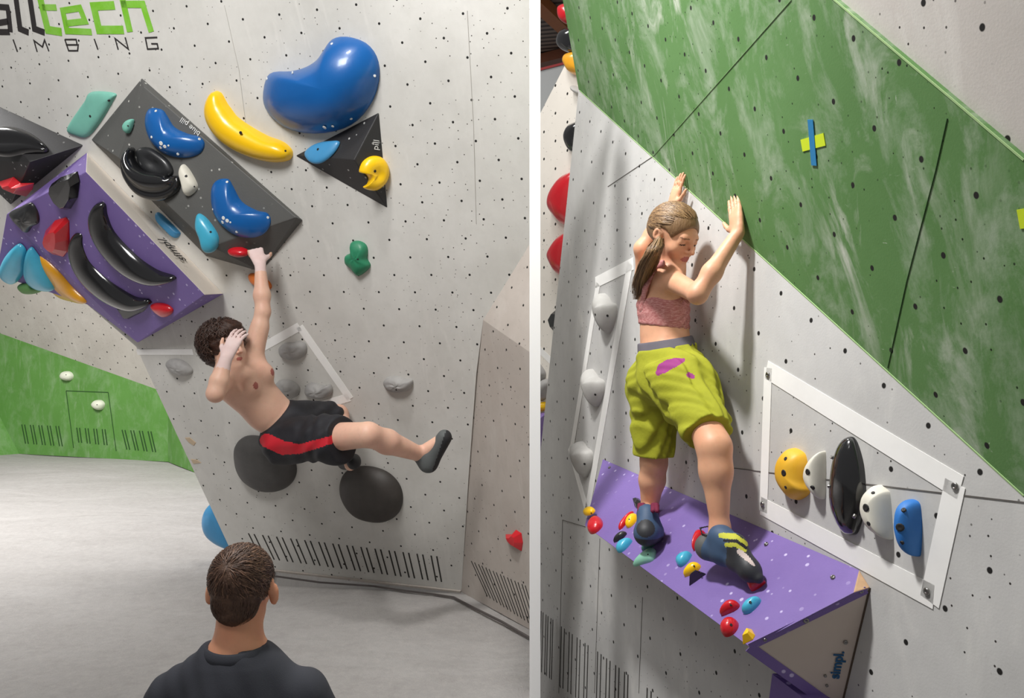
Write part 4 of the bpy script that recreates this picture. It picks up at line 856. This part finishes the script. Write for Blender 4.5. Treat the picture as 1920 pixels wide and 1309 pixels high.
# ================================================================ climber hanging from the red crimp
def J(x, y, Y): return P(x, y, Y)
HH = .225
hc = J(424, 652, 3.86)
hp, hat, hR = head(hc, (.80, -.52, .05), (-.12, -.05, 1), HH)
shL, elL, wrL = J(470, 670, 4.00), J(493, 585, 4.02), J(488, 496, 4.06)
shR, elR, wrR = J(424, 704, 3.82), J(404, 738, 3.58), J(424, 672, 3.62)
neck, chest, belly, pel = J(450, 688, 3.95), J(462, 722, 3.94), J(500, 768, 4.00), J(545, 803, 4.06)
sax = (shL-shR).normalized(); spn = (chest-pel).normalized(); fr = sax.cross(spn).normalized()
if fr.y > 0: fr = -fr
hpL, hpR = pel+sax*.075-spn*.03, pel-sax*.085-spn*.03
knL, anL, toL = J(634, 778, 4.36), J(652, 846, 4.10), J(657, 872, 4.02)
knR, anR, toR = J(690, 815, 3.68), J(788, 852, 3.92), J(832, 822, 3.90)
b = hp+[cone(neck-(neck-hc)*.1, hc-Vector((0, 0, .04)), .056, .052, .025),
        cone(chest+sax*.055+spn*.03, belly+sax*.035, .095, .08, .04, fr, .85), cone(chest-sax*.055+spn*.03, belly-sax*.035, .095, .08, .04, fr, .85),
        cone(belly, pel, .105, .11, .05, fr, .8), cone(neck, chest, .06, .10, .05, fr, .8),
        cone(chest+sax*.03+spn*.05, shL, .075, .055, .05), cone(chest-sax*.03+spn*.05, shR, .075, .055, .05),
        ell(chest+sax*.07+fr*.065-spn*.0, (.055,)*3, None, .04), ell(chest-sax*.07+fr*.065, (.055,)*3, None, .04),
        cone(chest+sax*.10, shL, .06, .052, .04), cone(shL, elL, .05, .036, .03), cone(elL, elL.lerp(wrL, .35), .036, .040, .02), cone(elL.lerp(wrL, .35), wrL, .040, .025, .02),
        cone(shL.lerp(elL, .3)+V(.01, 0, 0), shL.lerp(elL, .65)+V(.012, 0, 0), .04, .036, .03),
        cone(shR, elR, .052, .038, .03), cone(elR, elR.lerp(wrR, .35), .037, .040, .02), cone(elR.lerp(wrR, .35), wrR, .040, .026, .02),
        cone(pel, hpL, .11, .10, .04), cone(pel, hpR, .11, .10, .04),
        cone(hpL, knL, .085, .056, .03), cone(knL, knL.lerp(anL, .35), .052, .055, .02), cone(knL.lerp(anL, .35), anL, .055, .035, .02), cone(anL, toL, .034, .030, .015),
        cone(hpR, knR, .088, .058, .03), cone(knR, knR.lerp(anR, .35), .054, .058, .02), cone(knR.lerp(anR, .35), anR, .058, .036, .02), cone(anR, toR, .036, .030, .015)]
b += hand(wrL, J(477, 464, 4.10)-wrL, (.25, -.9, .4), 1, .185, (.9, .9, .6), .05, 1.2)
b += hand(wrR, J(444, 628, 3.66)-wrR, (-.3, -1, .1), -1, .185, (.2, .35, .3), .1, .6, .026)
nip = [chest+sax*.075*s_+fr*.115-spn*.02 for s_ in (1, -1)]
paint = [(nearseg(wrR-(wrR-elR)*.0, J(444, 622, 3.66), .06), 1), (nearseg(wrL, J(487, 458, 4.10), .05), 1), (near(nip[0], .018), 2), (near(nip[1], .018), 2), (near(hat(0, .40, -.255), 0, (hR, (.02, .012, .008))), 2)]
cl = body('person', b, .0055, [SK1.m, M['chalk'], M['lip']], None, paint)
setp(cl, 'shirtless person in black shorts hanging by one hand from the red crimp hold', 'person')
hcap = hat(0, -.10, .16); rr = (.42*HH, .49*HH, .44*HH)
def wh(X, Y_, Z): return .006*np.sin(X*70+3*np.sin(Z*50))*np.sin(Z*80+2*np.sin(Y_*60))+.004*np.sin(Y_*95+X*50)*np.sin(Z*130)
body('hair', [ell(hcap, rr, hR, .02), ell(hat(0, -.38, -.08), (.30*HH, .28*HH, .34*HH), hR, .04), ell(hat(0, .16, .42), (.28*HH, .26*HH, .16*HH), hR, .03),
              ell(hat(0, .42, -.06), (.34*HH, .30*HH, .34*HH), hR, -.015), ell(hat(-.40, .05, -.12), (.16*HH, .18*HH, .2*HH), hR, -.01)], .005, M['hair1'], cl, wr=wh)
scalp('hair_strands', hat(0, -.12, .12), hR, (.43*HH, .52*HH, .47*HH), hR[2], 1100, .06, .020, .0024, [M['hair1'], M['hair1b']], cl, lambda l: l.z > -.5 and not (l.y > .3 and l.z < .45), 8, 1.1, .8)
M['short_black'] = plain('black_shorts', (24, 24, 30), .7, .4, var2=(54, 54, 62)); M['short_red'] = plain('red_stripe', (206, 26, 44), .7)
mR = hpR.lerp(knR, .62); mL = hpL.lerp(knL, .66)
sh = [cone(pel+spn*.08, pel, .105, .125, .04, fr, .85), cone(pel, hpL, .125, .12, .04), cone(pel, hpR, .125, .12, .04), cone(hpL, mL, .112, .095, .03), cone(hpR, mR, .118, .108, .03), cone(mR.lerp(hpR, .2), mR+V(0, 0, -.03), .10, .105, .03)]
def ws(X, Y_, Z): return .006*np.sin(X*55-Z*35+2*np.sin(X*20))*np.sin(Z*38+X*12)
s0 = J(508, 832, 3.88); s1 = J(625, 824, 3.62)
body('shorts', sh, .006, [M['short_black'], M['short_red']], cl, [(pixline(((500, 826), (530, 840), (562, 842), (596, 832), (630, 822)), (13, 13, 9, 8, 7), 4.02), 1)], wr=ws,
     cuts=((pel+spn*.105, spn), (mR+(knR-hpR).normalized()*.05, (knR-hpR).normalized()),))
M['shoe_grey'] = plain('grey_mesh_shoe', (92, 96, 96), .7, .4, var2=(60, 62, 64)); M['rubber'] = plain('black_rubber', (40, 40, 42), .6, .3)
up = (toR-anR).normalized(); he = J(803, 868, 3.93)
body('climbing_shoe', [cone(he, toR+(toR-he)*.08, .042, .032, .02, V(.6, -.6, .3), .9), cone(anR, he, .042, .042, .03), cone(he, toR, .04, .034, .02)], .006, [M['rubber'], M['shoe_grey']], cl, [(lambda f: f[:, 0] < he.x+.035+(f[:, 2]-he.z)*.35, 1)])
heL = J(646, 868, 4.16)
body('climbing_shoe', [cone(heL, J(664, 868, 4.00), .036, .034, .02), cone(anL.lerp(heL, .8), J(664, 862, 4.02), .034, .03, .02)], .006, [M['rubber']], cl)
# ================================================================ girl on the slab
HG = .215
def K_(x, y, off): return E.at(x, y, off)
hc = K_(1264, 443, .135)
hp, hat, hR = head(hc, (.52, -.70, -.46), (.16, -.30, .9), HG, .92)
n_ = E.n; upz = V(0, 0, 1); alo = E.u                  # out of the wall, up, along it
neck = K_(1228, 503, .15); shR, elR, wrR = K_(1254, 522, .15), K_(1308, 552, .19), K_(1384, 436, .05)
shL, elL, wrL = K_(1211, 520, .12), K_(1204, 466, .16), K_(1259, 392, .045)
chest, waist, pel = K_(1243, 570, .13), K_(1247, 642, .125), K_(1257, 700, .14)
hiR, knR, anR = K_(1287, 722, .14), K_(1339, 838, .17), K_(1350, 992, .17)
hiL, knL, anL = K_(1225, 724, .14), K_(1226, 868, .13), K_(1217, 958, .12)
bk = V(-.35, -.93, 0)                                   # the flat of the back, as we see it
heR = PR.at(1340, 1028, .09); toR = PR.at(1410, 1078, .035)
heL = PR.at(1214, 985, .085); toL = PR.at(1222, 1008, .03)
print('CHK', anR, heR, anL, heL, toR)
b = hp+[cone(neck, hc-hR[1]*.03-hR[2]*.05, .043, .040, .02),
        cone(neck+V(0, 0, -.02), chest, .06, .088, .05, n_, .8), cone(chest+alo*.02, waist+alo*.015, .085, .074, .05, n_, .85), cone(chest-alo*.02, waist-alo*.015, .085, .074, .05, n_, .85), cone(waist, pel, .084, .10, .05, n_, .9),
        cone(neck+V(0, 0, -.03), shR, .04, .042, .04), cone(neck+V(0, 0, -.03), shL, .04, .042, .04), cone(chest+V(0, 0, .06), shR, .06, .045, .05),
        cone(shR, elR, .040, .030, .02), cone(elR, elR.lerp(wrR, .35), .030, .031, .02), cone(elR.lerp(wrR, .35), wrR, .031, .021, .02),
        cone(shL, elL, .038, .029, .02), cone(elL, elL.lerp(wrL, .35), .029, .030, .02), cone(elL.lerp(wrL, .35), wrL, .030, .020, .02),
        cone(pel, hiR, .09, .085, .04), cone(pel, hiL, .088, .083, .04),
        cone(hiR, knR, .078, .048, .04), cone(knR, knR.lerp(anR, .3), .047, .047, .04), cone(knR.lerp(anR, .3), anR, .047, .027, .03), cone(anR, heR, .032, .03, .02),
        cone(hiL, knL, .080, .050, .03), cone(knL, knL.lerp(anL, .35), .047, .048, .02), cone(knL.lerp(anL, .35), anL, .048, .030, .02), cone(anL, heL, .031, .03, .02)]
b += hand(wrR, K_(1376, 378, .034)-wrR, n_, -1, .165, (.0, .03, .03), .07, .0, .020)
b += hand(wrL, K_(1271, 350, .030)-wrL, n_, 1, .15, (.0, .03, .03), .07, .0, .019)
paint = [(near(hat(0, .40, -.25), 0, (hR, (.021, .015, .010))), 1)]
for s_ in (1, -1):
    paint.append((near(hat(.145*s_, .375, -.020), 0, (hR, (.014, .014, .0030))), 2)); paint.append((near(hat(.15*s_, .375, .095), 0, (hR, (.020, .014, .0032))), 4))
gl = body('person', b, .0045, [SK2.m, M['lip'], M['lash'], M['blush'], plain('brow', (150, 112, 84), .7)], None, paint)
setp(gl, 'girl in pink sports top and lime shorts leaning on the slab, palms flat', 'person')
# hair: cap, combed strands and ponytail
M['elastic'] = plain('hair_tie', (60, 40, 36), .8)
rr = (.375*HG, .45*HG, .40*HG); hcap = hat(0, -.07, .13)
tie = hat(.12, -.50, .02); rtn = (tie-hcap)
body('hair', [ell(hcap, rr, hR, .01), ell(hat(0, -.40, .02), (.2*HG, .16*HG, .2*HG), hR, .03), ell(hat(0, .44, -.15), (.36*HG, .40*HG, .40*HG), hR, -.012), ell(hat(0, .52, .02), (.26*HG, .30*HG, .28*HG), hR, -.012),
              ell(hat(.40, .06, -.12), (.2*HG, .2*HG, .26*HG), hR, -.01), ell(hat(-.40, .06, -.12), (.2*HG, .2*HG, .26*HG), hR, -.01), ell(hat(0, -.2, -.42), (.5*HG, .3*HG, .2*HG), hR, -.01)], .004, M['hair2'], gl)
scalp('hair_strands', hcap, hR, (rr[0]*1.005, rr[1]*1.005, rr[2]*1.005), hR[1], 3000, .12, .0045, .0013, [M['hair2b'], M['hair2c'], M['hair2']], gl, lambda l: l.z > -.25+.2*abs(l.x) and not (l.y > .55 and l.z < .62) and not (l.y > .2 and l.z < .25), 11, .10, .0, grow=lambda d: rtn.normalized()*1.0-d*.0)
tp = [tie, K_(1228, 478, .235), K_(1212, 505, .235), K_(1203, 532, .225), K_(1199, 560, .21)]
tp[0] = K_(1236, 448, .22)
tp[1:] = [K_(1226, 472, .25), K_(1212, 500, .245), K_(1202, 528, .23), K_(1197, 560, .21)]
rg = random.Random(4); paths = []; mi = []
for _ in range(600):
    a = rg.random()*6.28; r0 = rg.random()**.5; pts = []; nr = []; ln_ = rg.uniform(.7, 1.1); sh_ = rg.uniform(-.3, .3)
    for i in range(9):
        t = i/8*ln_*4*.98; j = min(3, int(t)); q = tp[j].lerp(tp[j+1], min(1.05, t-j)); w_ = (.016, .029, .035, .034, .022)[min(4, int(round(t)))]
        o_ = (alo*math.cos(a+sh_*i*.2)+n_*math.sin(a+sh_*i*.2))*r0*w_*(1+.08*math.sin(i+a*3)); pts.append(q+o_); nr.append((o_+V(-.001, -.002, 0)).normalized())
    paths.append((pts, nr)); mi.append(rg.randrange(3))
body('ponytail', [cone(tp[i], tp[i+1], (.011, .015, .016, .011)[i], (.015, .016, .011, .004)[i], .01) for i in range(4)], .005, M['hair2'], gl)
ribbons('ponytail_strands', paths, .0016, [M['hair2b'], M['hair2c'], M['hair2']], gl, mi)
# sports top
m = N('pink_melange_knit', (176, 106, 104), .85); m.mix(m.ramp(m.noise(70, 3, .7, m.map((1, 1, 4))), .42, .62), (206, 150, 146)); m.bump(m.noise(300, 2), .001, .4); M['knit'] = m.m
def wt(X, Y_, Z): return .0025*np.sin(Z*190+10*np.sin(X*14+Y_*9))*(1+np.sin(X*21))*.6
top = [cone(chest+alo*.02, waist+alo*.015, .093, .082, .05, n_, .88), cone(chest-alo*.02, waist-alo*.015, .093, .082, .05, n_, .88)]
tpz = chest.z
top += [ell(K_(1242, 556, .235), (.040, .05, .040), None, -.01)]
st = body('sports_top', top, .0045, M['knit'], gl, wr=wt, cuts=((K_(1245, 613, .2), (-.12, .05, -1)), (K_(1245, 550, .2), (-.1, .05, 1))))
for a, c_ in ((K_(1203, 578, .215), K_(1226, 503, .205)), (K_(1290, 560, .10), K_(1240, 497, .12))):
    body('strap', [cone(a, a.lerp(c_, .5)+n_*.01, .020, .017, .01, n_, .4), cone(a.lerp(c_, .5)+n_*.01, c_, .017, .019, .01, n_, .4)], .0045, M['knit'], gl)
body('neckband', [cone(K_(1220, 503, .20), K_(1243, 494, .19), .016, .014, .01, n_, .5)], .004, M['knit'], gl)
# shorts
M['lime'] = plain('lime_cotton', (160, 162, 34), .85, .5, var2=(138, 142, 26), bump=1.0, bs=40); M['magenta'] = plain('magenta_lining', (150, 52, 124), .8, .4, var2=(110, 34, 96)); M['band'] = plain('grey_waistband', (92, 88, 96), .85, .4, var2=(112, 106, 116))
dR, dL = (knR-hiR).normalized(), (knL-hiL).normalized()
hemR, hemL = hiR.lerp(knR, .80), hiL.lerp(knL, .90)
shp = [cone(waist.lerp(pel, -.2), pel, .100, .116, .04, n_, .95), cone(pel, hiR, .108, .104, .04), cone(pel, hiL, .104, .100, .04), cone(hiR, hemR, .098, .080, .03), cone(hiL, hemL, .092, .078, .03), cone(hiR+n_*.02+V(0, 0, .02), hiR+n_*.01-V(0, 0, .06), .085, .078, .04)]
def wg(X, Y_, Z):
    a = X*30+Y_*22; return .005*np.sin(a*2.2+Z*30+2.5*np.sin(Z*22))*np.sin(Z*30-a*.8)+.0035*np.sin(a*3.6-Z*44+1.5*np.sin(a))+.002*np.sin(Z*150+a*4)*(np.sin(a*1.7+1) > 0)
wb = waist.lerp(pel, .14)
wn = (V(-.16, .0, 1)).normalized()
def oncut(p, nn, w_): return lambda f: np.abs((f-np.array(p))@np.array(nn.normalized())) < w_
pocket = K_(1256, 688, .29)
body('shorts', shp, .0045, [M['lime']], gl, wr=wg, cuts=((wb, wn), (hemR+dR*.0, dR), (hemL+dL*.0, dL))) if 0 else None
def two(lg, hem, d_, nm):
    return body(nm, lg, .0045, [M['lime'], M['magenta']], gl, [(pixline(((1234, 699), (1242, 691), (1254, 684), (1268, 679), (1282, 675)), (5, 10, 10, 8, 3), waist.y+.02), 1), (pixline(((1292, 703), (1299, 706)), (5, 4), waist.y+.05), 1)], wr=wg, cuts=((wb, wn), (hem, d_)))
two([shp[0], shp[1], shp[3], shp[5]], hemR, dR, 'shorts'); two([shp[0], shp[2], shp[4]], hemL, dL, 'shorts_leg')
body('waistband', [cone(waist.lerp(pel, -.5), pel, .098, .121, .04, n_, .95)], .0045, M['band'], gl, cuts=((wb+wn*.026, wn), (wb-wn*.010, -wn)))

body('pocket_lining', [ell(pocket, (.050, .012, .028), frame(V(0, .3, .3).cross(n_), n_), .01)], .004, M['magenta'], gl) if 0 else None
# shoes
M['shoe_blue'] = plain('denim_blue_shoe', (62, 86, 116), .6, .4, var2=(44, 62, 88)); M['shoe_dark'] = plain('dark_shoe_rubber', (48, 50, 54), .55, .4, var2=(30, 30, 34)); M['shoe_heel'] = plain('grey_heel_rubber', (92, 92, 90), .6, .3)
M['strap_lime'] = plain('lime_strap', (190, 190, 60), .7); M['tongue'] = plain('pale_tongue', (206, 190, 184), .8); M['loop'] = plain('maroon_loop', (110, 22, 56), .8); M['blackfab'] = plain('black_loop', (26, 24, 30), .8)
q = [PR.at(1328, 1026, .085), PR.at(1358, 1036, .075), PR.at(1385, 1052, .06), PR.at(1406, 1070, .045), PR.at(1422, 1084, .03)]
top_ = PR.at(1352, 1008, .11); ax = (q[4]-q[0]); L_ = ax.length; ax.normalize()
def tproj(f): return (f-np.array(q[0]))@np.array(ax)/L_
fo = body('climbing_shoe', [cone(q[0], q[1], .042, .036, .015), cone(q[1], q[2], .034, .032, .015), cone(q[2], q[3], .032, .031, .015), cone(q[3], q[4], .030, .016, .012), cone(top_, q[1], .036, .036, .02), cone(top_, PR.at(1380, 1022, .10), .034, .030, .02), cone(PR.at(1380, 1022, .10), q[3], .028, .026, .02)], .0038,
     [M['shoe_blue'], M['shoe_dark'], M['shoe_heel'], M['tongue'], M['strap_lime'], M['blackfab']], gl, [(lambda f: tproj(f) > .52, 1), (lambda f: tproj(f) < .06, 2), (pixline(((1386, 1034), (1400, 1046), (1414, 1060)), (5, 5, 2), 9), 3), (pixline(((1352, 1004), (1376, 1006), (1398, 1020)), (5, 6, 5), 9), 4), (pixline(((1362, 1022), (1380, 1022), (1397, 1032)), (4, 4, 3), 9), 4), (pixline(((1358, 1014), (1380, 1014), (1398, 1027)), (2.5, 3, 3), 9), 5)])
body('pull_loop', [cone(PR.at(*a), PR.at(*c_), .003, .003, .002) for a, c_ in (((1334, 1008, .13), (1316, 1001, .13)), ((1316, 1001, .13), (1313, 990, .13)), ((1313, 990, .13), (1328, 987, .13)), ((1328, 987, .13), (1337, 996, .13)), ((1337, 996, .13), (1336, 1008, .13)))], .003, M['blackfab'], gl)
q2 = [PR.at(1214, 966, .10), PR.at(1212, 1000, .075), PR.at(1222, 1010, .03)]
fl_ = body('climbing_shoe', [cone(q2[0], q2[1], .034, .042, .02), cone(q2[0]+V(0, .02, 0), q2[1]+V(.03, .03, 0), .034, .038, .02), cone(q2[1], q2[2]+V(.02, .05, 0), .04, .03, .02)], .0038, [M['shoe_blue'], M['shoe_dark'], M['shoe_heel']], gl,
     [(lambda f: f[:, 2] < q2[1].z-.012, 1), (near(q2[1]+V(-.01, -.035, .03), .036), 1)])
for x in (1203, 1228): body('pull_loop', [cone(PR.at(x-4, 958, .125), PR.at(x-3, 948, .125), .009, .010, .004), cone(PR.at(x+4, 958, .125), PR.at(x+3, 948, .125), .009, .010, .004), cone(PR.at(x-3, 948, .125), PR.at(x+3, 948, .125), .010, .010, .004)], .0035, M['loop'], gl)

GROUPS = (('teardrop_hold', '', 'grey teardrop holds'), ('horn_hold', 'horn', 'grey horn holds in the narrow tape frame'), ('horn_hold', 'knob', 'grey knob holds by the white post'),
          ('pinch_hold', '', 'pinch holds in the big tape frame'), ('banana_hold', 'black', 'black banana holds on the purple volume'), ('disc_volume', '', 'big dark discs low on the wall'),
          ('bean_hold', '', 'blue bean holds'), ('petal_hold', '', 'sky blue petal holds'), ('lozenge_hold', '', 'white lozenge holds on the green wall'), ('paint_chip', '', 'paint chips by the free edge'),
          ('bulge_hold', 'red bulge', 'red bulge holds beyond the slab'), ('tape_outline', '', 'white tape frames'))
for o in list(bpy.data.objects):
    if 'label' not in o: continue
    for nm, kw, g_ in GROUPS:
        if o.name.split('.')[0] == nm and kw in o['label']: o['group'] = g_
    if 'purple wedge' in o['label'] and o.name.split('.')[0].endswith('_hold'): o['group'] = 'small holds on the purple wedge'
